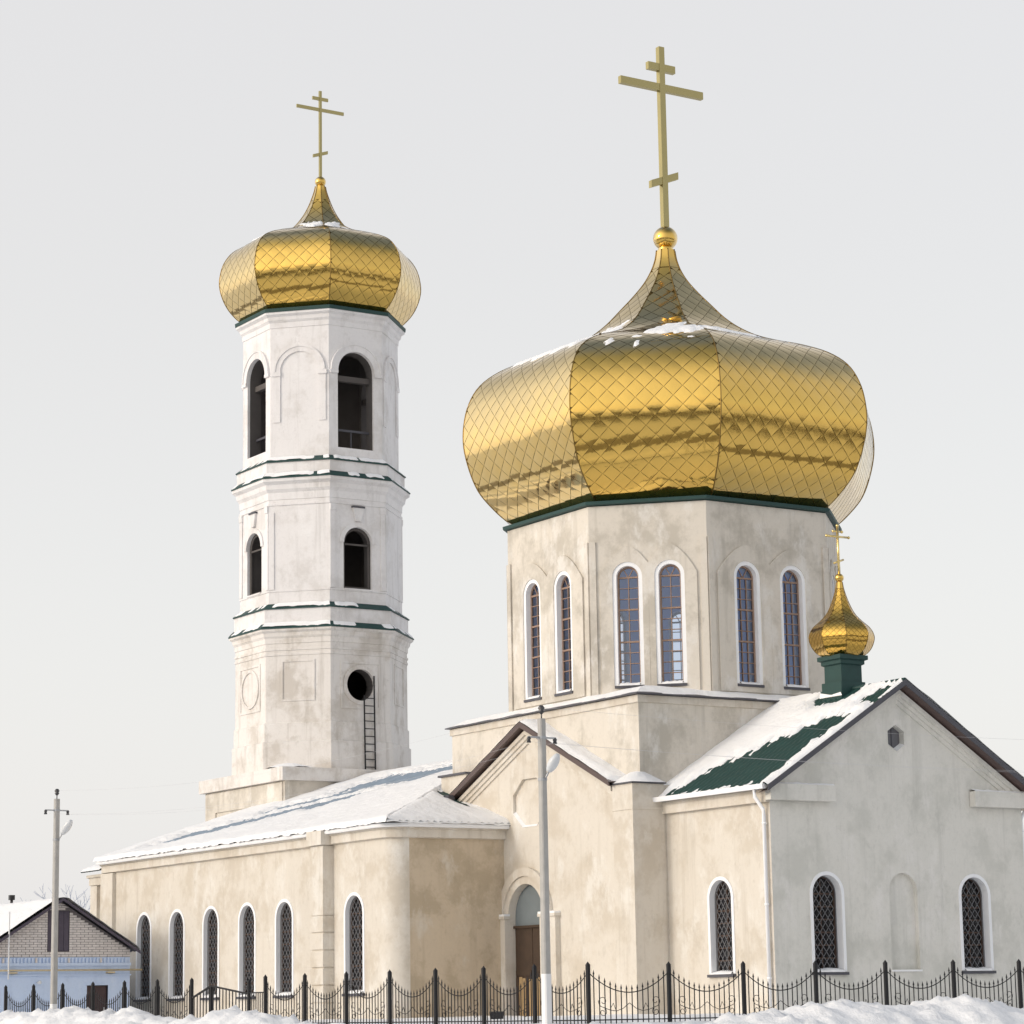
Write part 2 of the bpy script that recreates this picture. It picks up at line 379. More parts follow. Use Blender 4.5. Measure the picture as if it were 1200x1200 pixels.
for j in range(len(gy)-1):
    for i in range(nx-1):
        a = j*nx+i; g.f.append((a, a+1, a+nx+1, a+nx)); g.sm.append(True)
go = g.build('ground', 'snow'); go['kind'] = 'structure'; go['label'] = 'snow covered ground with ploughed banks outside the fence'

# packed-snow road outside the banks, unseen, added to darken the dome reflections
rd = MB(); rp = [(130, -27.5), (60, -27.5), (34, -27.5)]
def road_strip(ax, c0, c1, lo, hi):
    o = len(rd.v); n = 90; k = 6
    for i in range(n+1):
        t = lo+(hi-lo)*i/n
        for j in range(k+1):
            c = c0+(c1-c0)*j/k + .5*fbm(t*.08, c0*.1+j*.02)
            x, y = (c, t) if ax == 'y' else (t, c)
            rd.v.append((x, y, ground_h(x, y)+.05 - (.045 if j in (0, k) else 0)))
    for i in range(n):
        for j in range(k): a = o+i*(k+1)+j; q = (a, a+k+1, a+k+2, a+1); rd.f.append(q if ax == 'x' else q[::-1]); rd.sm.append(True)
road_strip('y', 27.0, 36.0, -26.5, 160)
ro_ = rd.build('road', simple('packed_dirty_snow', (.30, .285, .27), .8, var=.45, scale=.6, bump=.4, bscale=6)); ro_['kind'] = 'structure'
rd = MB(); road_strip('x', -36.0, -27.0, -160, 130)
ro2 = rd.build('road', 'packed_dirty_snow_' if False else bpy.data.materials['packed_dirty_snow']); ro2['kind'] = 'structure'

# ------------------------------------------------------------------ generic building pieces
def make_window(parent, F, uc, zb, zt, w, depth, ring=0.09, style='grille', thru=0.0, sill=True, frame_mat='wood_frame', cols_v=1):
    """thing part 'window' (= wooden frame) with its surround, glass, bars, grille and sill. returns hole loop"""
    hole = arch(uc, zb, zt, w)
    r = w/2; zs = zt - r; fw_ = 0.05
    inner = arch(uc, zb+fw_, zt-fw_, w-2*fw_)
    fr = MB().slab(F, hole, -depth-0.06, -depth, [inner])
    win = fr.build('window', frame_mat, parent)
    su = MB()
    if ring:
        outer = arch(uc, zb-0.02, zt+ring, w+2*ring)
        su.slab(F, outer, 0.001, 0.022, [hole])
    su.strip(F, hole, -max(depth, thru), 0.001, inward=False)
    su.build('surround', 'white_paint', win)
    MB().panel(F, arch(uc, zb+.02, zt-.02, w-.04), (), -depth-0.03).build('glass', 'clear_glass' if style == 'drum' else 'dark_glass', win)
    gb = MB()
    if style == 'drum':
        for q in range(cols_v):
            a = uc - r + fw_ + (w-2*fw_)*(q+1)/(cols_v+1); gb.fbox(F, a-.011, a+.011, zb+fw_, zs, -depth-.05, -depth+.005)
        n = 10; H = zs - zb
        for i in range(1, n+1):
            z = zb + H*i/n; t = .024 if i in (4, 7, 10) else .011
            gb.fbox(F, uc-r+fw_*.8, uc+r-fw_*.8, z-t, z+t, -depth-.048, -depth+(.012 if t > .02 else .003))
        for a in (60, 120):
            p = F(uc, zs, -depth-.02); q = F(uc+(r-.04)*math.cos(R(a)), zs+(r-.04)*math.sin(R(a)), -depth-.02); gb.bar(p, q, .025)
    else:
        n = 6; H = zs - zb
        gb.fbox(F, uc-.015, uc+.015, zb+fw_, zt-fw_, -depth-.05, -depth+.005)
        for i in range(1, n+1):
            z = zb + H*i/n; gb.fbox(F, uc-r+fw_*.8, uc+r-fw_*.8, z-.018, z+.018, -depth-.048, -depth+.008)
    gb.build('glazing_bar', frame_mat, win)
    if style == 'grille':
        gr = MB(); c = -depth + 0.05; cols = 5; pw = w/cols; ph = 0.24
        rows = int((zt-zb)/ph) + 1
        def inside(a, b):
            if b < zb: return False
            if b <= zs: return abs(a-uc) < r-.01
            return (a-uc)**2 + (b-zs)**2 < (r-.01)**2
        for i in range(cols+1):
            for j in range(rows*2):
                for sg in (-1, 1):
                    a0 = uc - r + i*pw; s0 = sg if j % 2 == 0 else -sg
                    b0 = zb + j*ph/2; b1 = b0 + ph/2
                    A = a0 + (0 if j % 2 == 0 else s0*-pw/2) ; B = a0 + (s0*pw/2 if j % 2 == 0 else 0)
                    if j % 2: A = a0 + sg*pw/2; B = a0
                    else: A = a0; B = a0 + sg*pw/2
                    if inside(A, b0) and inside(B, b1): gr.bar(F(A, b0, c), F(B, b1, c), .014, .014)
        ri = arch(uc, zb+.01, zt-.01, w-.02); ri2 = arch(uc, zb+.035, zt-.035, w-.07)
        gr.slab(F, ri, c-.008, c+.008, [ri2])
        gr.build('grille', 'grille', win)
    if sill:
        sl = MB().fbox(F, uc-r-.1, uc+r+.1, zb-.10, zb-.03, -.02, .09).build('sill', 'dark_sheet', win)
        sn = MB(); k = 10
        for i in range(k+1):
            a = uc-r+.02+(w-.04)*i/k; h = .035+.03*random.random()
            sn.v += [tuple(F(a, zb-.028, .08)), tuple(F(a, zb-.028+h, .04)), tuple(F(a, zb+.02+h, -depth*.95))]
        for i in range(k):
            o = i*3; sn.f += [(o, o+3, o+4, o+1), (o+1, o+4, o+5, o+2)]; sn.sm += [True, True]
        sn.build('sill_snow', 'snow', win)
    return hole

def offset_path(path, d, closed=False):
    out = []; n = len(path)
    for i, p in enumerate(path):
        p = Vector(p)
        a = Vector(path[i-1]) if (i > 0 or closed) else None
        b = Vector(path[(i+1) % n]) if (i < n-1 or closed) else None
        ns = []
        if a is not None: e = (p-a).normalized(); ns.append(Vector((e.y, -e.x)))
        if b is not None: e = (b-p).normalized(); ns.append(Vector((e.y, -e.x)))
        if len(ns) == 2:
            mm = (ns[0]+ns[1]).normalized(); k = d/max(.3, mm.dot(ns[0])); out.append(p + mm*k)
        else: out.append(p + ns[0]*d)
    return out
def sweep(path, prof, closed=False):
    """path counter-clockwise seen from above has its outside on the right; prof = [(offset, z)]"""
    b = MB(); n = len(path)
    for d, z in prof: b.v += [(q.x, q.y, z) for q in offset_path(path, d, closed)]
    for i in range(len(prof)-1):
        for k in range(n if closed else n-1):
            k2 = (k+1) % n; b.f.append((i*n+k, i*n+k2, (i+1)*n+k2, (i+1)*n+k)); b.sm.append(False)
    if not closed:
        m_ = len(prof)
        b.f.append(tuple(i*n for i in range(m_))); b.sm.append(False)
        b.f.append(tuple(i*n+n-1 for i in range(m_))[::-1]); b.sm.append(False)
    return b

def roof_plane(parent, P0, U, V, lu, lv, mat='green_metal', rib=0.22, amp=0.018, poly=None, name='roof'):
    """corrugated sheet; P0 eave corner, U along the eave, V up the slope"""
    U, V = Vector(U).normalized(), Vector(V).normalized(); N = U.cross(V).normalized()
    if N.z < 0: N = -N
    b = MB(); nu = max(2, int(lu/rib*4)); nv = max(2, int(lv/0.35)*2)
    us = [lu*i/nu for i in range(nu+1)]; vs_ = [lv*j/nv for j in range(nv+1)]
    for j, v in enumerate(vs_):
        for i, u in enumerate(us):
            h = amp*math.cos(2*math.pi*u/rib) + (0.016 if j % 2 == 0 else 0.0)
            b.v.append(tuple(Vector(P0) + U*u + V*v + N*h))
    def keep(u, v): return poly is None or poly(u, v)
    for j in range(nv):
        for i in range(nu):
            if not keep((us[i]+us[i+1])/2, (vs_[j]+vs_[j+1])/2): continue
            a = j*(nu+1)+i; b.f.append((a, a+1, a+nu+2, a+nu+1)); b.sm.append(True)
    return b.build(name, mat, parent), (Vector(P0), U, V, N)
def snow_sheet(parent, base, lu, lv, mask, step=0.12, thick=0.09, lift=0.03, name='roof_snow', lip=False):
    P0, U, V, N = base; nu = int(lu/step)+1; nv = int(lv/step)+1
    b = MB(); H = []
    for j in range(nv+1):
        for i in range(nu+1):
            u = lu*i/nu; v = lv*j/nv; k = mask(u, v)
            h = max(-.03, min(1.0, k)*thick + (0.02*fbm(u*1.3, v*1.3, 4) if k > .3 else 0))
            H.append(k); p_ = P0 + U*u + V*v + N*(lift + h)
            if lip and j == 0: p_ = P0 + U*u - V*.035 - N*(.015 + .05*fbm(u*2.3, 1.0, 8))
            b.v.append(tuple(p_))
    for j in range(nv):
        for i in range(nu):
            a = j*(nu+1)+i; q = (a, a+1, a+nu+2, a+nu+1)
            if max(H[t] for t in q) > 0: b.f.append(q); b.sm.append(True)
    # tidy unused verts
    used = sorted({t for f in b.f for t in f}); ix = {t: k for k, t in enumerate(used)}
    b.v = [b.v[t] for t in used]; b.f = [tuple(ix[t] for t in f) for f in b.f]
    o = b.build(name, 'snow', parent); return o
def poly_sd(poly, x, y):
    """signed distance, negative inside"""
    d = 1e9; ins = False; n = len(poly)
    for i in range(n):
        ax, ay = poly[i]; bx, by = poly[(i+1) % n]
        ex, ey = bx-ax, by-ay; t = max(0, min(1, ((x-ax)*ex+(y-ay)*ey)/(ex*ex+ey*ey+1e-12)))
        d = min(d, math.hypot(x-ax-ex*t, y-ay-ey*t))
        if (ay > y) != (by > y) and x < (bx-ax)*(y-ay)/(by-ay+1e-12)+ax: ins = not ins
    return -d if ins else d

# ------------------------------------------------------------------ onion domes
def catmull(P, per=8):
    out = []
    for i in range(len(P)-1):
        p0, p1, p2, p3 = P[max(i-1,0)], P[i], P[i+1], P[min(i+2,len(P)-1)]
        for k in range(per):
            t = k/per
            out.append(tuple(0.5*(2*p1[c] + (p2[c]-p0[c])*t + (2*p0[c]-5*p1[c]+4*p2[c]-p3[c])*t*t + (3*p1[c]-p0[c]-3*p2[c]+p3[c])*t**3) for c in (0,1)))
    out.append(P[-1]); return out
def make_dome(parent, cx, cy, prof, r, h, ta, tb, gap, max_tiles, rot=0.0, min_R=0.4, lift=0.012, snow=None, part_name='dome', seam=0.02, tile_mat='gold'):
    Rb = math.hypot(r, h); P = catmull(prof)
    faces = []
    for k in range(8):
        a = math.pi/4*k + rot
        if k % 2 == 0: ap, hw = r/Rb, h/Rb
        else: ap, hw = (r+h)/math.sqrt(2)/Rb, (r-h)/math.sqrt(2)/Rb
        faces.append((Vector((math.cos(a), math.sin(a), 0)), Vector((-math.sin(a), math.cos(a), 0)), ap, hw))
    C0 = Vector((cx, cy, 0))
    body = MB()
    for n_, t_, ap, hw in faces:
        o = len(body.v)
        for Rr, z in P:
            c = C0 + n_*(ap*Rr); c.z = z
            body.v += [tuple(c - t_*hw*Rr), tuple(c + t_*hw*Rr)]
        for i in range(len(P)-1):
            body.f.append((o+2*i, o+2*i+1, o+2*i+3, o+2*i+2)); body.sm.append(True)
    dome = body.build(part_name, 'gold_seam', parent)
    tiles = []
    for fi, (n_, t_, ap, hw) in enumerate(faces):
        L = [0.0]
        for i in range(1, len(P)): L.append(L[-1] + math.hypot((P[i][0]-P[i-1][0])*ap, P[i][1]-P[i-1][1]))
        S = L[-1]
        def at(s):
            s = max(0.0, min(S, s)); lo, hi = 0, len(L)-1
            while hi-lo > 1:
                mid = (lo+hi)//2
                if L[mid] <= s: lo = mid
                else: hi = mid
            k = (s-L[lo])/max(1e-9, L[hi]-L[lo]); Rr = P[lo][0]+(P[hi][0]-P[lo][0])*k; z = P[lo][1]+(P[hi][1]-P[lo][1])*k
            return Rr, z
        def nrm(s):
            e = 0.12; a, b_ = at(s-e), at(s+e); dr, dz = (b_[0]-a[0])*ap, b_[1]-a[1]; q = math.hypot(dr, dz) or 1
            return n_*(dz/q) + Vector((0,0,-dr/q)), n_*(dr/q) + Vector((0,0,dz/q))
        j = 0
        while j*tb < S + tb:
            sc = j*tb; Rc = at(sc)[0]; W = hw*Rc; ni = int(W/(2*ta))+2
            for i in range(-ni, ni+1):
                tcn = (i + (0.5 if j % 2 else 0))*2*ta
                if abs(tcn) - ta > W: continue
                vv, nn = [], []; tilt = (random.gauss(0, .011), random.gauss(0, .014))
                lv = []
                for q in range(7):
                    s = sc - tb + 2*tb*q/6; d = ta*(1-abs(s-sc)/tb) - gap
                    if s < 0.0 or s > S: continue
                    Rr, z = at(s)
                    if Rr < min_R: continue
                    d = max(d, 0.001); Wl = hw*Rr - gap*.7; lo, hi = max(tcn-d, -Wl), min(tcn+d, Wl)
                    if hi-lo < 0.0015: continue
                    n3, s3 = nrm(s); base = C0 + n_*(ap*Rr) + n3*lift; base.z += z
                    pts = []
                    for t in (lo, hi):
                        pts.append(len(vv)); vv.append(base + t_*t + n3*0.006*(1-(s-sc+tb)/(2*tb)))
                        pil = 0.035*(t-tcn)/ta; nn.append((n3 + t_*(tilt[0]+pil) + s3*(tilt[1] + 0.028*(s-sc)/tb)).normalized())
                    lv.append(pts)
                if len(lv) < 3: continue
                ff = [(lv[q][0], lv[q][1], lv[q+1][1], lv[q+1][0]) for q in range(len(lv)-1)]
                cen = sum(vv, Vector())/len(vv); vd = (CAM-cen).normalized(); nm = sum(nn, Vector()).normalized()
                wid = sum((vv[p[1]]-vv[p[0]]).length for p in lv)
                tiles.append((nm.dot(vd)*wid, vv, nn, ff, fi))
            j += 1
    tiles.sort(key=lambda t: -t[0])
    def emit(name, group):
        b = MB(); N = []
        for _, vv, nn, ff, _f in group: b.add(vv, ff, True); N += nn
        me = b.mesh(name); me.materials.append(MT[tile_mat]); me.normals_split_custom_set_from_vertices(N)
        return obj(name, me, dome)
    for t in tiles[:max_tiles]: emit('dome_tile', [t])
    if len(tiles) > max_tiles:
        o = emit('dome_tile_field', tiles[max_tiles:]); o['kind'] = 'stuff'
    # ridge seams and smooth top cone
    for k in range(8):
        n_, t_, ap, hw = faces[k]
        pts = []
        for Rr, z in P[::2]:
            c = C0 + n_*(ap*Rr) + t_*(hw*Rr); c.z = z; d = Vector((c.x-cx, c.y-cy, 0)).normalized(); pts.append(c + d*0.012)
        MB().tube(pts, seam, 5).build('ridge_seam', 'gold_seam', dome)
    top = MB(); secs = []
    for Rr, z in P:
        if Rr < min_R*1.04 and z > P[-1][1]-3:
            lo = []
            for k in range(8):
                n_, t_, ap, hw = faces[k]; c = C0 + n_*(ap*(Rr+.012)) - t_*(hw*(Rr+.012)); c.z = z; lo.append(c)
            secs.append(lo)
    if len(secs) > 1: top.ring(secs, closed_top=True).build('cone_cap', 'gold', dome)
    return dome, faces, P, C0

def make_cross(parent, cx, cy, z0, z1, zmain, hmain, ztop, htop, zfoot, hfoot, foot_rise, w, d, bh, mat='gold_cross'):
    post = MB().box(cx-d/2, cx+d/2, cy-w/2, cy+w/2, z0, z1); cr = post.build('cross', mat, parent)
    e = d/2 - .012
    MB().box(cx-e, cx+e, cy-hmain, cy+hmain, zmain-bh/2, zmain+bh/2).build('main_bar', mat, cr)
    MB().box(cx-e, cx+e, cy-htop, cy+htop, ztop-bh/2, ztop+bh/2).build('top_bar', mat, cr)
    q = foot_rise
    MB().hexa([(cx+e,cy-hfoot,zfoot-q-bh/2),(cx+e,cy+hfoot,zfoot+q-bh/2),(cx-e,cy+hfoot,zfoot+q-bh/2),(cx-e,cy-hfoot,zfoot-q-bh/2),
               (cx+e,cy-hfoot,zfoot-q+bh/2),(cx+e,cy+hfoot,zfoot+q+bh/2),(cx-e,cy+hfoot,zfoot+q+bh/2),(cx-e,cy-hfoot,zfoot-q+bh/2)]).build('foot_bar', mat, cr)
    return cr
def octa(cx, cy, r, h, z): return [(cx+a, cy+b, z) for a, b in ((r,-h),(r,h),(h,r),(-h,r),(-r,h),(-r,-h),(-h,-r),(h,-r))]

# ================================================================== CHURCH
church = thing('church', 'cream plastered church with wide golden onion dome on a windowed drum', 'church', (0, 0, G))

# ---- nave (long low hall)
NX0, NX1, NY = -20.9, -1.43, 8.8
rad = 0.55
F = frame((0, -NY, 0), (1, 0, 0), (0, -1, 0))
holes = [make_window(church, F, c, 1.68, 4.36, 1.0, 0.17) for c in (-17.70, -15.20, -12.74, -10.25, -7.82, -3.58)]
MB().panel(F, [(NX0, ZB), (NX1-rad, ZB), (NX1-rad, 6.2), (NX0, 6.2)], holes).build('wall', 'cream', church)
corner = [(NX1-rad+rad*math.sin(R(a)), -NY+rad-rad*math.cos(R(a))) for a in range(0, 91, 9)]
b = MB()
for x, y in corner: b.v += [(x, y, ZB), (x, y, 6.2)]
for i in range(len(corner)-1): b.f.append((2*i, 2*i+2, 2*i+3, 2*i+1)); b.sm.append(True)
b.build('wall', 'cream', church)
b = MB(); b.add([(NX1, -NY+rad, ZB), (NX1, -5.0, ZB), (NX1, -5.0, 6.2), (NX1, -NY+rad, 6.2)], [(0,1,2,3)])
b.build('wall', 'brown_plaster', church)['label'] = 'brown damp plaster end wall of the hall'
b = MB()
b.add([(NX1, 5, ZB), (NX1, NY, ZB), (NX1, NY, 6.2), (NX1, 5, 6.2)], [(0,1,2,3)])
b.add([(NX1, NY, ZB), (NX0, NY, ZB), (NX0, NY, 6.2), (NX1, NY, 6.2)], [(0,1,2,3)])
b.add([(NX0, NY, ZB), (NX0, -NY, ZB), (NX0, -NY, 6.2), (NX0, 0, 9.1), (NX0, NY, 6.2)], [(0,1,2,3,4)])
b.build('wall', 'cream', church)
# cornice along the nave (broken by the pilaster, which carries its own block)
path = [(NX0-.02, -NY)] + [(x, y) for x, y in corner] + [(NX1, -5.18)]
CPROF = [(0.0, 5.84), (.13, 5.86), (.13, 6.08), (.20, 6.10), (.20, 6.20), (0.0, 6.21)]
sweep(path, CPROF).build('cornice', 'cream', church)
GPROF = [(.205, 6.13), (.31, 6.13), (.33, 6.17), (.33, 6.235), (.205, 6.235)]
sweep(path, GPROF).build('gutter', 'white_paint', church)
# pilaster with rusticated blocks
b = MB().box(-5.55, -4.80, -9.14, -8.79, 3.86, 5.82); pil = b.build('pilaster', 'cream', church)
MB().box(-5.62, -4.73, -9.24, -8.79, 5.835, 6.24).build('capital', 'cream', pil)
MB().box(-5.53, -4.82, -9.11, -8.79, ZB, 3.9).build('core', 'cream', pil)
z = 3.86
while z > 0.9:
    MB().box(-5.56, -4.79, -9.15, -8.79, z-.47, z-.02).build('quoin_block', 'cream', pil); z -= .49
MB().box(-20.98, -20.0, -8.93, -8.79, ZB, 5.83).build('pilaster', 'cream', church)
# west annex of the hall, a little lower and set back
b = MB()
b.box(-22.4, -20.92, -8.55, 8.55, ZB, 5.75)
b.build('wall', 'cream', church)
MB().box(-22.45, -21.9, -8.66, -8.5, ZB, 5.5).build('pilaster', 'cream', church)
sweep([(-22.4, 8.55), (-22.4, -8.55), (-20.99, -8.55)], [(0, 5.5), (.13, 5.52), (.13, 5.76), (.2, 5.78), (.2, 5.87), (0, 5.88)]).build('cornice', 'cream', church)

# nave roof: hipped at the east, verge at the west
EY, EX, EW = -9.17, -1.08, -21.05
sl = 0.32; Ls = abs(EY)/math.cos(math.atan(sl))
slope_v = Vector((0, 1, sl)).normalized()
RZ = 6.262
def south_keep(u, v):   # cut by the hip line and the chamfered corner
    x = EW + u; y = EY + v*slope_v.y
    zS = RZ + sl*(y-EY); zE = RZ + .33*(EX - x)
    return zE > zS - .02
ro, base = roof_plane(church, (EW, EY, RZ), (1,0,0), slope_v, EX-EW, Ls, mat='frost_roof', poly=south_keep)
def south_mask(u, v):
    if not south_keep(u, v): return -1
    x = EW+u; y = EY + v*slope_v.y
    k = 0.9 + 0.3*fbm(x*.5, y*.5)
    edge = min(v, 9)/.12
    streak = fbm(x*.9 - y*.35, y*3.2, 2, 5)
    for (x0, y0, x1, y1, wd) in ((-18.4, -7.2, -12.4, -4.3, .95), (-15.0, -2.0, -10.4, -1.8, 1.2), (-17.0, -4.2, -14.0, -3.2, .6)):
        ex, ey = x1-x0, y1-y0; t = max(0, min(1, ((x-x0)*ex+(y-y0)*ey)/(ex*ex+ey*ey)))
        d = math.hypot(x-x0-ex*t, y-y0-ey*t)
        k = min(k, (d/wd - 1.0)*1.6 + .42*math.cos(2*math.pi*u/.22) + .9*fbm(x*.8, y*1.6, 2, 4) + .5*fbm(x*3, y*4, 5) - .05)
    return min(k, edge*0.4 + .45)
snow_sheet(ro, base, EX-EW, Ls, south_mask, 0.055, lip=True)
# east hip
hipL = 9.17*2; hv = Vector((-1, 0, .33)).normalized()
def east_keep(u, v):
    y = EY + u; x = EX + v*hv.x
    zE = RZ + .33*(EX-x); zS = RZ + sl*(9.17-abs(y))
    if y > -4.9 and x > -4.7: return False
    return zS > zE - .02
eo, ebase = roof_plane(church, (EX, EY, RZ), (0,1,0), hv, hipL/2, 9.0/abs(hv.x)*1.0, poly=east_keep)
def east_mask(u, v):
    if not east_keep(u, v): return -1
    y = EY + u; x = EX + v*hv.x
    k = .9 + .3*fbm(x*.5+4, y*.5)
    d = math.hypot((x+3.9)/.9, (y+5.35)/.28); k = min(k, d-1 + .5*fbm(x*3, y*3))
    return min(k, v/.2*.4+.45)
snow_sheet(eo, ebase, hipL/2, 9.0/abs(hv.x), east_mask, 0.12, lip=True)
# north side and west annex roofs
b = MB(); b.add([(EW, -EY, RZ), (EX, -EY, RZ), (-9.96, 0, 9.2), (EW, 0, 9.2)], [(0,1,2,3)])
b.add([(EX, -EY, RZ), (EX, 0, RZ), (-9.96, 0, 9.2)], [(0,1,2)])
b.build('roof', 'snow', church)
wo_, wbase = roof_plane(church, (-22.65, -8.95, 5.95), (1,0,0), slope_v, 1.6, 9.4)
snow_sheet(wo_, wbase, 1.6, 9.4, lambda u, v: min(.9, v/.12*.5+.1), .15)
b = MB(); b.add([(-22.65, 8.95, 5.95), (-21.05, 8.95, 5.95), (-21.05, 0, 8.82), (-22.65, 0, 8.82)], [(0,1,2,3)]); b.build('roof', 'snow', church)
b = MB(); b.add([(-22.4, -8.55, 5.7), (-22.4, 8.55, 5.7), (-22.4, 0, 8.75)], [(1,0,2)]); b.build('wall', 'cream', church)

# ---- central body, transept gable, corner blocks
TY, TW = -5.17, 5.11
F = frame((0, TY, 0), (1, 0, 0), (0, -1, 0))
dc, dw = -0.30, 1.80
door_hole = arch(dc, ZB+.01, 4.56, dw)
cxo, czo = -0.05, 6.79
octhole = [(cxo+a, czo+c) for a, c in ((-.36,-.67),(.36,-.67),(.85,-.26),(.85,.26),(.36,.67),(-.36,.67),(-.85,.26),(-.85,-.26))]
MB().panel(F, [(-TW, ZB), (TW, ZB), (TW, 6.9), (4.3, 6.9), (0, 8.86), (-4.3, 6.9), (-TW, 6.9)], [door_hole, octhole]).build('wall', 'cream', church)
b = MB(); b.strip(F, octhole, -.09, 0, inward=False); b.panel(F, octhole, (), -.09)
rec = b.build('octagonal_recess', 'cream', church)
b = MB()
for p, q in (((-.85,-.26),(-.36,-.67)), ((-.36,-.67),(.36,-.67)), ((.36,-.67),(.85,-.26))):
    A = (cxo+p[0], czo+p[1]); B = (cxo+q[0], czo+q[1])
    b.add([F(A[0],A[1]+.003,.01), F(B[0],B[1]+.003,.01), F(B[0],B[1]+.07,-.088), F(A[0],A[1]+.07,-.088)], [(0,1,2,3)], True)
b.build('ledge_snow', 'snow', rec)
b = MB()
b.add([(TW, TY, ZB), (TW, -TY, ZB), (TW, -TY, 6.9), (TW, TY, 6.9)], [(0,1,2,3)])
b.add([(-TW, -TY, ZB), (-TW, TY, ZB), (-TW, TY, 6.9), (-TW, -TY, 6.9)], [(0,1,2,3)])
b.add([(TW, -TY, ZB), (-TW, -TY, ZB), (-TW, -TY, 6.9), (-4.3, -TY, 6.9), (0, -TY, 8.86), (4.3, -TY, 6.9), (TW, -TY, 6.9)], [(0,1,2,3,4,5,6)])
b.build('wall', 'cream', church)
for sx in (1, -1):
    for sy in (-1, 1):
        x0, x1 = sorted((sx*4.22, sx*5.14)); y0, y1 = sorted((sy*5.30, sy*4.3))
        blk = MB().box(x0, x1, y0, y1, ZB, 6.92).build('corner_pier', 'cream', church)
        MB().box(x0-.02, x1+.02, y0-.02, y1+.02, 6.24, 6.30).build('string_course', 'cream', blk)
        MB().box(x0-.06, x1+.06, y0-.06, y1+.06, 6.925, 6.96).build('cap', 'dark_sheet', blk)
        mx_, my_ = (x0+x1)/2, (y0+y1)/2
        b = MB(); q = [(x0-.05, y0-.05), (x1+.05, y0-.05), (x1+.05, y1+.05), (x0-.05, y1+.05)]
        b.ring([[(a, c, 6.96) for a, c in q], [(a+(mx_-a)*.2, c+(my_-c)*.2, 7.04) for a, c in q], [(a+(mx_-a)*.75, c+(my_-c)*.75, 7.26) for a, c in q]], closed_top=True, smooth=True)
        b.build('cap_snow', 'snow', blk)
# small block beside the gable above the hall roof
b = MB().box(-4.75, -3.35, -5.22, -4.4, 6.9, 7.86).build('parapet_block', 'cream', church)
MB().box(-4.83, -3.28, -5.3, -4.3, 7.862, 7.92).build('cap', 'dark_sheet', b)
# transept roofs (south and north) with barge boards and gable mouldings
for sy in (-1, 1):
    for sx in (1, -1):
        y0 = sy*5.50
        def P(x, y, z): return (x, y, z)
        zr = 9.02
        b = MB()
        ya, yb = (y0, sy*4.78)
        q = [(0, ya, zr), (sx*4.32, ya, zr-4.32*.455), (sx*4.32, yb, zr-4.32*.455), (0, yb, zr)]
        b.add([*q, *[(x, y, z-.06) for x, y, z in q]], [(0,1,2,3), (7,6,5,4), (0,4,5,1), (1,5,6,2), (2,6,7,3), (3,7,4,0)])
        rf = b.build('roof', 'brown_sheet', church)
        b = MB(); q = [(0, ya, zr-.065), (sx*4.34, ya, zr-.065-4.34*.455)]
        b.hexa([(0, ya+.0*sy, zr-.15), (sx*4.34, ya, zr-.15-4.34*.455), (sx*4.34, ya-sy*.03, zr-.15-4.34*.455), (0, ya-sy*.03, zr-.15),
                (0, ya, zr-.062), (sx*4.34, ya, zr-.062-4.34*.455), (sx*4.34, ya-sy*.03, zr-.062-4.34*.455), (0, ya-sy*.03, zr-.062)])
        b.build('barge_board', 'brown_sheet', rf)
        b = MB(); i0 = ya - sy*.035; i1 = sy*5.2
        b.add([(0, i0, zr-.14), (sx*4.3, i0, zr-.14-4.3*.455), (sx*4.3, i1, zr-.14-4.3*.455), (0, i1, zr-.14)], [(0,1,2,3)])
        b.build('soffit', 'brown_sheet', rf)
        for k, (o0, o1, pr) in enumerate(((.22, .34, .16), (.34, .46, .10), (.46, .58, .05))):
            w0 = sy*5.165; w1 = sy*(5.17+pr)
            b = MB(); xe = 4.18
            lo = [(0, w1, zr-o1), (sx*xe, w1, zr-o1-xe*.455), (sx*xe, w0, zr-o1-xe*.455), (0, w0, zr-o1)]
            hi = [(0, w1, zr-o0), (sx*xe, w1, zr-o0-xe*.455), (sx*xe, w0, zr-o0-xe*.455), (0, w0, zr-o0)]
            b.hexa(lo+hi); b.build('gable_moulding', 'cream', rf)
        if sx == 1 or sy == 1 or True:
            U = Vector((sx, 0, -.455)).normalized(); Vv = Vector((0, -sy, 0))
            lu = 4.34/U.x*sx if sx == 1 else 4.34/abs(U.x)
            snow_sheet(rf, (Vector((0, ya, zr)), U, Vv, Vector((sx*.455, 0, 1)).normalized()), lu, .74,
                       lambda u, v: min(.9, v/.1*.4+.15, (4.75-u)/.1) + .2*fbm(u, v, 3), .11, .10, .008)
MB().box(-3.9, -3.62, -5.66, -5.45, 7.12, 7.26).build('gutter_end', 'dark_sheet', church)
# door
b = MB(); b.strip(F, door_hole, -.35, 0.002, inward=False); dj = b.build('doorway', 'cream', church)
for x0, x1 in ((dc-1.58, dc-.90), (dc+.90, dc+1.68)):
    MB().fbox(F, x0, x1, ZB, 3.62, .002, .16).build('door_pier', 'cream', dj)
    MB().fbox(F, x0-.04, x1+.04, 3.622, 3.70, .002, .21).build('pier_cap', 'cream', dj)
    MB().fbox(F, x0-.03, x1+.03, 3.702, 3.76, .002, .20).build('ledge_snow', 'snow', dj)
MB().slab(F, arch_band(dc, 3.66, 1.12, 1.36), .002, .10).build('arch_moulding', 'cream', dj)
MB().slab(F, arch_band(dc, 3.66, 0.905, 1.118), .002, .04).build('arch_moulding', 'cream', dj)
MB().panel(F, arch(dc, 3.42, 4.55, 1.79)[0:], (), -.2).build('fanlight', 'grey_panel', dj)
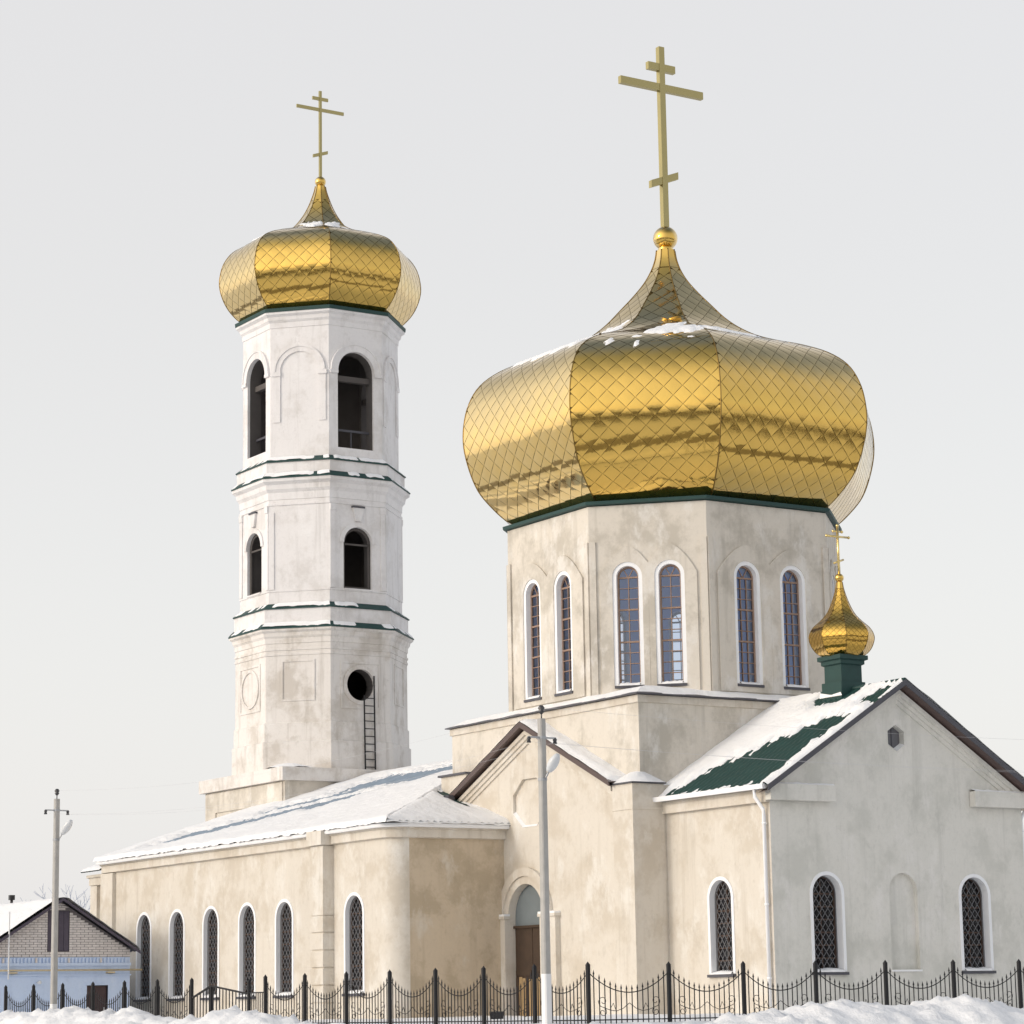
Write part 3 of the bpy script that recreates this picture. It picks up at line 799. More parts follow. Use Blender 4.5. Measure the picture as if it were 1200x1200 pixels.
for k in (0, 1):
    x0 = dc-.89+k*.89
    lf = MB().fbox(F, x0+.01, x0+.88, .5, 3.36, -.24, -.18).build('door_leaf', 'rusty', dj)
    for j in range(5):
        MB().fbox(F, x0+.03+j*.168, x0+.18+j*.168, .9, 1.95+.08*random.random(), -.178, -.16).build('plank', 'plywood' if (j+k) % 3 else 'rusty', dj)
    MB().fbox(F, x0+.05, x0+.84, 2.06+.1*k, 2.2+.1*k, -.178, -.15).build('rail', 'rusty', dj)
MB().fbox(F, dc-.9, dc+.9, 3.36, 3.43, -.25, -.12).build('transom', 'rusty', dj)

# ---- square plinth under the drum
PP = 4.8
b = MB()
b.ring([[(PP,-PP,6.4),(PP,PP,6.4),(-PP,PP,6.4),(-PP,-PP,6.4)], [(PP,-PP,9.19),(PP,PP,9.19),(-PP,PP,9.19),(-PP,-PP,9.19)]])
b.build('wall', 'cream_drum', church)
sq = [(PP,-PP),(PP,PP),(-PP,PP),(-PP,-PP)]
sweep(sq, [(0, 9.10), (.05, 9.11), (.05, 9.30), (0, 9.31)], True).build('cornice', 'cream', church)
e = PP+.16
pr = MB().ring([[(e,-e,9.312),(e,e,9.312),(-e,e,9.312),(-e,-e,9.312)], [(e,-e,9.34),(e,e,9.34),(-e,e,9.34),(-e,-e,9.34)], [(a,b_,9.66) for a,b_ in ((4.0,-4.0),(4.0,4.0),(-4.0,4.0),(-4.0,-4.0))]], closed_bot=True).build('roof', 'dark_sheet', church)
b = MB(); n = 26; V = []
for s_ in range(4):
    a0 = math.pi/2*s_
    for i in range(n):
        for j in range(4):
            t = -1 + 2*i/(n-1); d = [e-.02, e-.12, 4.5, 4.0][j]; zz = [9.345, 9.38, 9.56, 9.68][j] + (.03*fbm(t*6, s_*9+j, 2) if j else 0)
            x, y = d, d*t; V.append((x*math.cos(a0)-y*math.sin(a0), x*math.sin(a0)+y*math.cos(a0), zz))
    o = s_*n*4
    for i in range(n-1):
        for j in range(3): b.f.append((o+i*4+j, o+(i+1)*4+j, o+(i+1)*4+j+1, o+i*4+j+1)); b.sm.append(True)
b.v = V; b.build('roof_snow', 'snow', pr)

# ---- drum with paired windows
DR, DH = 4.45, 2.11
ZD0, ZD1 = 9.3, 14.86
for k in range(8):
    a = math.pi/4*k
    if k % 2 == 0: ap, hw, wc, ww = DR, DH, .80, .70
    else: ap, hw, wc, ww = (DR+DH)/math.sqrt(2), (DR-DH)/math.sqrt(2), .59, .62
    n_ = Vector((math.cos(a), math.sin(a), 0)); u_ = Vector((-math.sin(a), math.cos(a), 0))
    F = frame(n_*ap, u_, n_)
    hs = [make_window(church, F, c, 9.84, 13.14, ww,   .14, .11, 'drum', .45, True, 'pale_frame', 2 if k == 0 else 1) for c in (-wc, wc)]
    wall = MB().panel(F, [(-hw, ZD0), (hw, ZD0), (hw, ZD1), (-hw, ZD1)], hs).build('wall', 'cream_drum', church)
    k2 = hw - .45*math.tan(math.pi/8)
    MB().panel(F, [(-k2, ZD0), (k2, ZD0), (k2, ZD1), (-k2, ZD1)], hs, -.45, flip=True).build('inner_wall', 'interior_blue', wall)
    # raised hood panels (pointed arches) and corner strips
    for sg in (-1, 1):
        c = sg*wc; half_in = wc - .0; out = hw - .30
        L_, R_ = (c - (out-wc), 0.0) if sg < 0 else (0.0, c + (out-wc))
        if sg < 0: L_ = -out
        else: R_ = out
        def hood(t):
            return t
        pts = []
        zin, zout, zpk = 13.2, 12.9, 13.70
        zl, zr_ = (zout, zin) if sg < 0 else (zin, zout)
        for i in range(11):
            t = i/10; pts.append((L_ + (c-L_)*t, zl + (zpk-zl)*(1-(1-t)**1.7)))
        for i in range(1, 11):
            t = 1-i/10; pts.append((c + (R_-c)*(1-t), zr_ + (zpk-zr_)*(1-(1-t)**1.7)))
        g_ = .003
        hd = [(L_+(g_ if sg > 0 else 0), ZD0+.3), (R_-(g_ if sg < 0 else 0), ZD0+.3)] + [(p[0], p[1]) for p in pts[::-1]]
        ww2 = ww + .22; outer = arch(c, 9.82, 13.25, ww2)
        MB().slab(F, hd, .003, .05, [outer]).build('hood_panel', 'cream_drum', wall)
        s0, s1 = (hw-.19, hw-.005) if sg > 0 else (-hw+.005, -hw+.19)
        MB().fbox(F, s0, s1, ZD0+.2, 13.85, .003, .05).build('corner_strip', 'cream_drum', wall)
b = MB(); b.panel(frame((0,0,0),(1,0,0),(0,-1,0)), [(0,0),(1e-3,0),(0,1e-3)]); b = MB()
b.add(octa(0,0,DR-.02,DH-.02,14.5), [tuple(range(8))]); b.add(octa(0,0,DR-.02,DH-.02,9.34), [tuple(range(8))])
b.build('drum_ceiling', 'interior_blue', church)
fas = MB().ring([octa(0,0,DR-.3,DH-.13,14.83), octa(0,0,DR+.12,DH+.055,14.895), octa(0,0,DR+.13,DH+.06,14.985), octa(0,0,DR-.25,DH-.1,15.03)])
fas.build('dome_fascia', 'green_trim', church)

BIG = [(4.68,15.0),(5.0,15.16),(5.42,15.55),(5.78,16.0),(6.03,16.6),(6.19,17.3),(6.18,17.95),(6.02,18.6),(5.68,19.15),(5.1,19.58),(4.3,19.92),(3.5,20.17),(2.85,20.42),(2.3,20.74),(1.85,21.1),(1.42,21.55),(1.02,21.98),(.68,22.4),(.45,22.8),(.32,23.15),(.27,23.45)]
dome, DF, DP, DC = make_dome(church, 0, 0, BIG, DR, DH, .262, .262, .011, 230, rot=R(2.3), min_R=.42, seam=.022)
dome['label'] = 'wide golden onion dome covered in diamond tiles'
MB().sphere((0,0,23.83), .37, 24, 14).build('dome_ball', 'gold', church)
MB().tube([(0,0,23.4),(0,0,23.52),(0,0,23.6)], [.26,.22,.2], 12).build('dome_neck', 'gold', church)
make_cross(church, 0, 0, 24.1, 29.88, 28.58, 1.53, 29.22, .50, 25.66, .50, .20, .20, .17, .23)

def dome_snow(faces, P, C0, fi, spots, parent, thick=.05, lift=.02):
    n_, t_, ap, hw = faces[fi]; b = MB(); ns, nt_ = 90, 40; H = []
    for i in range(ns+1):
        q = i/ns*(len(P)-1); k = min(int(q), len(P)-2); f_ = q-k
        Rr = P[k][0]+(P[k+1][0]-P[k][0])*f_; z = P[k][1]+(P[k+1][1]-P[k][1])*f_
        dr, dz = (P[k+1][0]-P[k][0])*ap, P[k+1][1]-P[k][1]; L_ = math.hypot(dr, dz) or 1; n3 = n_*(dz/L_)+Vector((0,0,-dr/L_))
        for j in range(nt_+1):
            t = (-1+2*j/nt_); m_ = -9
            for (z0, t0, rz, rt) in spots:
                m_ = max(m_, 1-math.hypot((z-z0)/rz, (t-t0)/rt) + 1.0*fbm(t*hw*Rr*2.2, z*4.2, fi, 5) - .1)
            H.append(m_); c = C0 + n_*(ap*Rr) + t_*(t*hw*Rr); c.z = z
            b.v.append(tuple(c + n3*(lift + max(-.03, min(1, m_*3)*thick))))
    for i in range(ns):
        for j in range(nt_):
            a = i*(nt_+1)+j; q = (a, a+1, a+nt_+2, a+nt_+1)
            if max(H[t] for t in q) > 0: b.f.append(q); b.sm.append(True)
    used = sorted({t for f in b.f for t in f}); ix = {t: k for k, t in enumerate(used)}
    if not used: return
    b.v = [b.v[t] for t in used]; b.f = [tuple(ix[t] for t in f) for f in b.f]
    b.build('dome_snow', 'snow', parent)['kind'] = 'stuff'
dome_snow(DF, DP, DC, 7, [(20.05,.45,.45,.62), (19.25,-.15,.14,.05), (19.45,-.6,.12,.05)], dome)
dome_snow(DF, DP, DC, 6, [(19.95,.0,.35,.9), (20.5,.3,.3,.5)], dome)
dome_snow(DF, DP, DC, 0, [(20.25,-.1,.22,.5)], dome)

# ---- east (altar) wing
L, E_ = 9.55, 4.22
F = frame((L, 0, 0), (0, 1, 0), (1, 0, 0))
sE = 0.622; zpk = 9.34
def gz(y): return zpk - .16 - abs(y)*sE
hs = [make_window(church, F, c, 1.96, 4.34, .92, .26) for c in (-2.51, 2.41)]
niche = arch(0, 1.98, 4.42, .94)
hexh = [(-.02+.315*math.cos(R(a)), 7.89+.345*math.sin(R(a))) for a in (30,90,150,210,270,330)]
MB().panel(F, [(-E_, ZB), (E_, ZB), (E_, gz(E_)), (0, gz(0)), (-E_, gz(E_))], hs+[niche, hexh]).build('wall', 'grey_plaster', church)
b = MB().strip(F, niche, -.13, 0, inward=False).panel(F, niche, (), -.13); nch = b.build('blind_niche', 'grey_plaster', church)
MB().fbox(F, -.49, .49, 1.93, 1.975, -.1, .05).build('ledge_snow', 'snow', nch)
b = MB().strip(F, hexh, -.2, 0, inward=False); hxw = b.build('gable_vent', 'grey_plaster', church)
MB().panel(F, hexh, (), -.19).build('vent_board', simple('grey_vent_board', (.14,.14,.155), .7), hxw)
MB().fbox(F, -.03, -.01, 7.55, 8.2, -.188, -.17).build('vent_joint', 'dark_sheet', hxw)
b = MB()
for p, q in ((3,4), (4,5)):
    A, B = hexh[p], hexh[q]; b.add([F(A[0],A[1]+.004,.01), F(B[0],B[1]+.004,.01), F(B[0],B[1]+.06,-.18), F(A[0],A[1]+.06,-.18)], [(0,1,2,3)], True)
b.build('ledge_snow', 'snow', hxw)
F2 = frame((0, -E_, 0), (1, 0, 0), (0, -1, 0))
hs = [make_window(church, F2, 7.40, 1.96, 4.30, .92, .20)]
MB().panel(F2, [(TW, ZB), (L, ZB), (L, 6.55), (TW, 6.55)], hs).build('wall', 'cream', church)
b = MB(); b.add([(L, E_, ZB), (TW, E_, ZB), (TW, E_, 6.55), (L, E_, 6.55)], [(0,1,2,3)]); b.build('wall', 'cream', church)
for sy in (-1, 1):
    y0, y1 = sorted((sy*E_, sy*(E_+.14)))
    cor = MB().box(TW+.0, L+.02, y0, y1, 6.13, 6.44).build('cornice', 'cream', church)
    ya, yb = sorted((sy*2.28 if sy < 0 else sy*2.40, sy*(E_+.14)))
    MB().box(L+.021, L+.24, ya, yb, 6.17, 6.57).build('cornice_return', 'grey_plaster', church)
    b = MB(); k = 12
    for i in range(k+1):
        yy = ya+.02+(yb-ya-.04)*i/k; b.v += [(L+.23, yy, 6.572), (L+.19, yy, 6.60+.02*random.random()), (L+.003, yy, 6.63+.03*random.random())]
    for i in range(k):
        o = i*3; b.f += [(o,o+3,o+4,o+1),(o+1,o+4,o+5,o+2)]; b.sm += [True]*2
    b.build('ledge_snow', 'snow', church)
    # roof plane
    U = Vector((1,0,0)); Vv = Vector((0,-sy,sE)).normalized(); yE = sy*4.56; lu = L+.42-4.79; lv = 4.56/abs(Vv.y)
    P0 = Vector((4.79, yE, zpk-4.56*sE))
    rf, bs = roof_plane(church, P0, U, Vv, lu, lv)
    b = MB(); xe = L+.43
    b.hexa([(xe+.025, 0, zpk-.12), (xe+.025, sy*4.60, zpk-.12-4.6*sE), (xe, sy*4.60, zpk-.12-4.6*sE), (xe, 0, zpk-.12),
            (xe+.025, 0, zpk+.03), (xe+.025, sy*4.60, zpk+.03-4.6*sE), (xe, sy*4.60, zpk+.03-4.6*sE), (xe, 0, zpk+.03)])
    b.build('barge_board', 'dark_sheet', rf)
    b = MB(); b.add([(xe-.002, 0, zpk-.11), (xe-.002, sy*4.56, zpk-.11-4.56*sE), (L-.01, sy*4.56, zpk-.165-4.56*sE), (L-.01, 0, zpk-.165)], [(0,1,2,3)])
    b.build('soffit', 'brown_sheet', rf)
    b = MB(); b.add([(TW, sy*4.54, 6.46), (L, sy*4.54, 6.46), (L, sy*E_, 6.46), (TW, sy*E_, 6.46)], [(0,1,2,3)]); b.build('soffit', 'cream', rf)
    for o0, o1, prj in ((.19, .33, .17), (.33, .45, .10), (.45, .57, .05)):
        ye = 4.1
        lo = [(L+prj, 0, zpk-o1), (L+prj, sy*ye, zpk-o1-ye*sE), (L-.005, sy*ye, zpk-o1-ye*sE), (L-.005, 0, zpk-o1)]
        hi = [(x, y, z+o1-o0) for x, y, z in lo]
        MB().hexa(lo+hi).build('gable_moulding', 'grey_plaster', rf)
    if sy < 0:
        sv = 1/abs(Vv.y)
        bare = [(5.2,.02),(9.85,.02),(9.9,.5),(9.75,1.2),(9.65,2.2),(9.55,3.05),(8.75,3.2),(8.2,2.8),(7.7,2.5),(7.1,2.2),(6.7,1.8),(6.2,1.35),(5.7,.75)]
        bare2 = [(9.9,3.6),(9.95,4.5),(9.7,4.5),(9.25,4.15),(9.0,3.75)]
        def em(u, v):
            x = 4.79+u; w = v*abs(Vv.y)
            nz = .75*fbm(x*5.5, w*.9, 3, 5) + .25*fbm(x*13, w*2.2, 6)
            k = poly_sd(bare, x, w) / .35
            k = min(k, poly_sd(bare2, x, w)/.3)
            k = min(k, (math.hypot((x-7.5)/.85, (w-4.3)/.45)-1)*2)
            if x > 9.55 - .25*(w/3) and w < 2.6: k = max(k, (x-9.62)*4 + .1 + nz*.8)
            return min(1.0, k + nz*1.3 + .45*math.cos(2*math.pi*u/.22) - .12, (L+.40-x)/.08)
        snow_sheet(rf, bs, lu, lv, em, .055, .075, .022)
    else:
        snow_sheet(rf, bs, lu, lv, lambda u, v: .8+.3*fbm(u, v), .2, .08)
    gp = MB().hexa([(TW-.25, sy*4.58-.06, 6.43), (L+.28, sy*4.58-.06, 6.43), (L+.28, sy*4.58+.06, 6.43), (TW-.25, sy*4.58+.06, 6.43),
                    (TW-.25, sy*4.58-.08, 6.55), (L+.28, sy*4.58-.08, 6.55), (L+.28, sy*4.58+.08, 6.55), (TW-.25, sy*4.58+.08, 6.55)])
    gp.build('gutter', 'white_paint', church)
    dx = L-.13
    dp = MB().tube([(dx, sy*4.58, 6.44), (dx, sy*4.58, 6.25), (dx, sy*4.33, 5.95), (dx, sy*4.31, 5.8), (dx, sy*4.31, 1.1)], .05, 8).build('downpipe', 'white_paint', church)
    for z in (5.6, 3.6, 1.8): MB().tube([(dx, sy*4.31, z-.03), (dx, sy*4.31, z+.03)], .062, 8).build('pipe_clip', 'white_paint', dp)
MB().tube([(4.8, 0, zpk+.02), (L+.44, 0, zpk+.02)], .06, 8).build('ridge_cap', 'green_trim', church)

# ---- small cupola on the altar roof
CX = 7.5
b = MB(); s = .35
b.box(CX-s-.06, CX+s+.06, -s-.06, s+.06, 8.6, 9.55)
cup = b.build('cupola', 'green_trim', church); cup['label'] = 'small gold onion cupola on a green square neck'
MB().box(CX-s, CX+s, -s, s, 9.551, 10.02).build('neck', 'green_trim', cup)
MB().ring([[(CX+a*q, c*q, z) for a, c in ((1,-1),(1,1),(-1,1),(-1,-1))] for q, z in ((s+.005,10.0),(s+.06,10.03),(s+.06,10.12),(s+.13,10.15),(s+.13,10.26),(s-.1,10.27))], closed_top=True).build('neck_cornice', 'green_trim', cup)
b = MB(); b.add([(CX-.5,-.44,9.16),(CX+.45,-.44,9.16),(CX+.4,-.44,9.25),(CX,-.44,9.21),(CX-.45,-.44,9.3)], [(0,1,2,3,4)]); b.build('neck_snow', 'snow', cup)
CUPP = [(.50,10.25),(.66,10.34),(.79,10.5),(.865,10.72),(.845,10.88),(.74,11.05),(.57,11.2),(.42,11.35),(.32,11.5),(.22,11.72),(.15,11.92),(.10,12.1),(.07,12.28)]
cd, CF, CP, CC = make_dome(church, CX, 0, CUPP, .53, .22, .085, .085, .0065, 0, rot=R(-9), min_R=.1, lift=.006, part_name='cupola_dome', seam=.008, tile_mat='gold_small')
MB().sphere((CX,0,12.39), .125, 16, 10).build('ball', 'gold', cup)
cr = MB().tube([(CX,0,12.5),(CX,0,13.8)], .035, 8)
for z, hl, rr in ((13.52,.38,.03),(13.66,.15,.025)): cr.tube([(CX,-hl,z),(CX,hl,z)], rr, 8)
cr.tube([(CX,-.17,12.78),(CX,.17,12.90)], .028, 8)
for z, hl in ((13.52,.38),(13.66,.15)):
    for sg in (-1,1): cr.sphere((CX,sg*hl,z), .042, 8, 6)
cr.sphere((CX,0,13.82), .045, 8, 6)
cr.build('cupola_cross', gold('bright_gold_cross', (.85,.66,.28), .25), cup)

# ================================================================== BELL TOWER
TX = -21.9
tower = thing('bell_tower', 'white octagonal three-tier bell tower with narrow golden onion dome', 'bell tower', (TX, 0, G))
MB().box(TX-3.12, TX+3.12, -3.12, 3.12, ZB, 9.0).build('base_block', 'cream_drum', tower)
MB().box(TX-3.30, TX+3.30, -3.30, 3.30, 9.002, 9.46).build('base_slab', 'tower_low', tower)
Fb = frame((TX, -3.12, 0), (1,0,0), (0,-1,0))
bp_ = MB().slab(Fb, [(-3.0,6.5),(3.0,6.5),(3.0,8.95),(-3.0,8.95)], .002, .05, [[(-2.2,6.7),(2.2,6.7),(2.2,8.25),(-2.2,8.25)]]).build('base_panel', 'cream_drum', tower)
b = MB(); n = 18
for i in range(n+1):
    for j in range(7):
        x = TX+1.0+2.2*i/n; y = -3.2+1.7*j/6; k = max(0, 1-math.hypot((x-TX-2.2)/1.1, (y+2.5)/.8)); b.v.append((x, y, 9.455+.26*k**.7+.02*fbm(x*2,y*2)))
for i in range(n):
    for j in range(6): a = i*7+j; b.f.append((a,a+7,a+8,a+1)); b.sm.append(True)
b.build('slab_snow', 'snow', tower)
def to(r, z): return octa(TX, 0, r, r*.4142, z)
def band(secs, mat, name='band'): return MB().ring([to(r, z) for r, z in secs]).build(name, mat, tower)
def tier(r, z0, z1, holesE, mat, inner=.55, dark='interior_dark'):
    out = []
    for k in range(8):
        a = math.pi/4*k; n_ = Vector((math.cos(a), math.sin(a), 0)); u_ = Vector((-math.sin(a), math.cos(a), 0))
        hw = r*.4142; F = frame(Vector((TX,0,0)) + n_*r, u_, n_)
        hs = holesE if k % 2 == 0 else []
        if callable(holesE): hs = holesE(k)
        w = MB().panel(F, [(-hw,z0),(hw,z0),(hw,z1),(-hw,z1)], hs)
        for h in hs: w.strip(F, h, -.10, 0, inward=False)
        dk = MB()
        for h in hs: dk.strip(F, h, -inner, -.10, inward=False)  # deeper reveal: bare brick, with the shade of the opening in its dark colour
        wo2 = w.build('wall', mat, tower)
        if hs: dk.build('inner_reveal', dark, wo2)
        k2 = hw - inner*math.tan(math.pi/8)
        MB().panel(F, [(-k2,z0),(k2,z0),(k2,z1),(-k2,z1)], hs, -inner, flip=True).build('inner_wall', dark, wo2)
        out.append((F, wo2, hw))
    return out
def circ(r, cz, n=28): return [(r*math.cos(2*math.pi*i/n), cz + r*math.sin(2*math.pi*i/n)) for i in range(n)]
# tier 1
band([(2.99,9.46),(2.99,10.46),(2.93,10.50)], 'tower_low', 'tower_plinth')
band([(2.93,10.50),(2.93,11.12),(2.88,11.16)], 'tower_low')
T1 = tier(2.88, 11.16, 14.0, lambda k: [circ(.56, 12.47)] if k == 0 else [], 'tower_low')
band([(2.885,13.52),(2.91,13.53),(2.91,13.60),(2.885,13.61),(2.885,13.70),(2.92,13.71),(2.92,13.78),(2.885,13.79)], 'tower_low', 'string_course')
for k, (F, w, hw) in enumerate(T1):
    if k % 2 == 0:
        sq2 = [(-.80,11.62),(.80,11.62),(.80,13.30),(-.80,13.30)]; si = [(-.72,11.70),(.72,11.70),(.72,13.22),(-.72,13.22)]
        MB().slab(F, sq2, .002, .03, [si]).build('square_moulding', 'tower_low', w)
        MB().slab(F, circ(.70,12.47), .002, .045, [circ(.56 if k == 0 else .60,12.47)]).build('round_moulding', 'tower_low', w)
    else:
        MB().slab(F, [(-.62,11.9),(.62,11.9),(.62,13.36),(-.62,13.36)], .002, .03, [[(-.55,11.97),(.55,11.97),(.55,13.29),(-.55,13.29)]]).build('square_moulding', 'tower_low', w)
def cornice(z, r0, r1, mat, hgt=.5):
    band([(r0,z),(r0+.03,z+.01),(r0+.04,z+hgt*.35),(r0+(r1-r0)*.45,z+hgt*.5),(r0+(r1-r0)*.55,z+hgt*.72),(r1,z+hgt*.85),(r1,z+hgt),(r0-.1,z+hgt+.005)], mat, 'cornice')
def skirt(z0, r0, z1, r1, name='skirt_roof'):
    sk = MB().ring([to(r0-.03,z0-.012), to(r0,z0-.01), to(r0,z0+.025), to(r1,z1)]).build(name, 'green_trim', tower)
    for k in (7, 6, 0, 5, 1):
        b = MB(); n = 30; a = math.pi/4*k; n_ = Vector((math.cos(a), math.sin(a), 0)); u_ = Vector((-math.sin(a), math.cos(a), 0)); C_ = Vector((TX,0,0)); H = []
        for i in range(n+1):
            t = -1+2*i/n; cov = (.55 if k == 7 else .05) + 1.1*fbm(t*1.6+z0*3.1, k*5.3+z0, 1)
            for j in range(4):
                q = .12 + .86*j/3; rr = r0+(r1-r0)*q; zz = z0+.025+(z1-z0-.025)*q
                h = min(1, (cov - (.3 if j == 0 else 0))*2); H.append(h)
                p = C_ + n_*rr + u_*(t*rr*.4142*.98); p.z = zz + .006 + max(-.012, h*.035); b.v.append(tuple(p))
        for i in range(n):
            for j in range(3):
                a2 = i*4+j; q4 = (a2,a2+4,a2+5,a2+1)
                if max(H[t] for t in q4) > 0: b.f.append(q4); b.sm.append(True)
        if b.f: b.build('ledge_snow', 'snow', sk)['kind'] = 'stuff'
    return sk
cornice(13.95, 2.88, 3.10, 'tower_low', .52)
skirt(14.47, 3.13, 14.68, 2.93)
band([(2.93,14.5),(2.93,15.18),(2.7,15.185)], 'whitewash', 'pedestal')
skirt(15.19, 2.98, 15.40, 2.74)
# tier 2
WIN2 = arch(0, 15.92, 18.14, 1.14)
T2 = tier(2.73, 15.38, 19.2, lambda k: [WIN2] if k % 2 == 0 else [], 'whitewash')
band([(2.73,15.82),(2.76,15.83),(2.76,15.89),(2.73,15.90)], 'whitewash', 'string_course')
for k, (F, w, hw) in enumerate(T2):
    if k % 2 == 0:
        zs = 18.14-.57
        MB().slab(F, arch_band(0, zs, .575, .74), .002, .05).build('hood_moulding', 'whitewash', w)
        MB().slab(F, [(-.10,18.36),(.10,18.36),(.22,18.84),(-.22,18.84)], .002, .09).build('keystone', 'whitewash', w)
        MB().fbox(F, -.25, .25, 18.842, 18.90, .002, .12).build('keystone_cap', 'dark_sheet', w)
        MB().fbox(F, -.55, .55, 15.86, 15.915, -.4, .06).build('sill', 'whitewash', w)
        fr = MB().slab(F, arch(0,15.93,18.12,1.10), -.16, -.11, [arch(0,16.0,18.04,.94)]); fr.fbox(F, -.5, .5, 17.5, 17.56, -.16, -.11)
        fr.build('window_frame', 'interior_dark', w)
        for sg in (-1, 1):
            x0, x1 = sorted((sg*(hw-.005), sg*(hw-.20))); MB().fbox(F, x0, x1, 15.91, 18.7, .002, .04).build('corner_strip', 'whitewash', w)
            x0, x1 = sorted((sg*(hw-.0), sg*(hw-.23))); MB().fbox(F, x0, x1, 18.7, 18.93, .002, .07).build('strip_capital', 'whitewash', w)
    else:
        x0 = -hw+.005; MB().fbox(F, x0, x0+.2, 15.91, 18.7, .002, .035).build('corner_strip', 'whitewash', w)
band([(2.73,18.94),(2.77,18.95),(2.77,19.02),(2.73,19.03)], 'whitewash', 'string_course')
cornice(19.15, 2.73, 3.02, 'whitewash', .74)
skirt(19.90, 3.05, 20.10, 2.86)
band([(2.85,19.95),(2.85,20.50),(2.6,20.505)], 'whitewash', 'pedestal')
skirt(20.51, 2.90, 20.71, 2.66)
# tier 3 (belfry)
BEL = arch(0, 21.03, 24.6, 1.47)
T3 = tier(2.65, 20.70, 25.6, lambda k: [BEL] if k % 2 == 0 else [], 'whitewash')
for k, (F, w, hw) in enumerate(T3):
    zs = 24.6-.735
    if k % 2 == 0:
        MB().slab(F, arch_band(0, zs, .74, .98), .002, .06).build('archivolt', 'whitewash', w)
        MB().slab(F, arch_band(0, zs, .98, 1.04), .002, .09).build('archivolt', 'whitewash', w)
        MB().fbox(F, -.73, .73, 23.55, 23.75, -.5, -.3).build('beam', 'interior_dark', w)
        MB().fbox(F, -.73, .73, 21.70, 21.78, -.4, -.34).build('rail', 'dark_sheet', w)
        MB().fbox(F, -.02, .02, 21.03, 21.7, -.4, -.36).build('baluster', 'dark_sheet', w)
        for sg in (-1, 1):
            x0, x1 = sorted((sg*.745, sg*1.07)); MB().fbox(F, x0, x1, 23.74, zs-.005, .002, .08).build('impost', 'whitewash', w)
    else:
        MB().slab(F, arch_band(0, zs, .72, .90), .002, .05).build('archivolt', 'whitewash', w)
        MB().slab(F, arch_band(0, zs, .90, .97), .002, .08).build('archivolt', 'whitewash', w)
        for sg in (-1, 1):
            x0, x1 = sorted((sg*.72, sg*.99)); MB().fbox(F, x0, x1, 22.0, 23.7, .002, .04).build('blind_pilaster', 'whitewash', w)
            x0, x1 = sorted((sg*.70, sg*1.03)); MB().fbox(F, x0, x1, 23.7, zs-.005, .002, .08).build('impost', 'whitewash', w)
band([(2.65,21.42),(2.68,21.43),(2.68,21.48),(2.65,21.49)], 'whitewash', 'string_course') if False else None
cornice(25.5, 2.65, 2.90, 'whitewash', .55)
for z, nm in ((20.72,'floor'),(25.4,'floor'),(15.4,'floor'),(14.0,'floor')):
    b = MB(); b.add(to(2.3, z), [tuple(range(8))]); b.build(nm, 'interior_dark', tower)
MB().ring([to(2.6,26.03), to(2.93,26.05), to(2.94,26.18), to(2.6,26.22)]).build('dome_fascia', 'green_trim', tower)
TWP = [(2.86,26.2),(3.1,26.36),(3.4,26.7),(3.62,27.12),(3.74,27.6),(3.71,28.05),(3.57,28.5),(3.25,28.92),(2.75,29.2),(2.1,29.44),(1.5,29.64),(1.12,29.86),(.86,30.12),(.64,30.42),(.46,30.75),(.32,31.1),(.22,31.4),(.18,31.6)]
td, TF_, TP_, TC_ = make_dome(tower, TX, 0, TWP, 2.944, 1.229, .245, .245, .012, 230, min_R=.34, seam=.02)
td['label'] = 'narrow golden onion dome on the bell tower'
MB().sphere((TX,0,31.78), .21, 20, 12).build('dome_ball', 'gold', tower)
make_cross(tower, TX, 0, 31.95, 35.36, 34.62, 1.0, 35.05, .33, 32.87, .31, .11, .10, .085, .125)
dome_snow(TF_, TP_, TC_, 7, [(29.75,.0,.2,.9)], td)
dome_snow(TF_, TP_, TC_, 0, [(29.72,.0,.16,.8)], td)
dome_snow(TF_, TP_, TC_, 6, [(29.4,.0,.3,.7)], td)

# ladder under the round opening
ld = thing('ladder', 'dark metal ladder hanging below the round opening of the bell tower', 'ladder', (TX+3.05, .28, 9.1))
for y in (.08, .48): MB().bar((TX+3.07, y, 9.05), (TX+3.0, y+.0, 12.1 if y < .3 else 12.8), .04).build('side_rail', 'iron', ld)
for i in range(11):
    z = 9.3+i*.27; x = TX+3.07-.07*(z-9.05)/3.05
    MB().bar((x, .06, z), (x, .50, z), .03).build('rung', 'iron', ld)

# ================================================================== FENCE
fence = thing('iron_fence', 'black wrought iron fence with scalloped pickets in front of the church', 'fence', (FA.x, FA.y, 0.8))
FZ0, FZT = 0.78, 2.02
def sag(t): return 1.66 - .0 - .42*(1-(2*t-1)**2)*1.0 + .28   # picket tip height across a bay
NP = 14
post_me = MB().box(-.036,.036,-.036,.036,FZ0-.4,FZT).add([(-.042,-.042,FZT+.001),(.042,-.042,FZT+.001),(.042,.042,FZT+.001),(-.042,.042,FZT+.001),(0,0,FZT+.08)], [(0,1,4),(1,2,4),(2,3,4),(3,0,4),(3,2,1,0)]).mesh('post')
post_me.materials.append(MT['iron'])
pick_me = []
for i in range(NP):
    t = (i+1)/(NP+1); zt = sag(t)
    b = MB().box(-.0085,.0085,-.0085,.0085,FZ0-.05,zt); b.add([(-.02,-.01,zt),(.02,-.01,zt),(.02,.01,zt),(-.02,.01,zt),(0,0,zt+.10)], [(0,1,4),(1,2,4),(2,3,4),(3,0,4),(3,2,1,0)])
    me = b.mesh('picket'); me.materials.append(MT['iron']); pick_me.append(me)
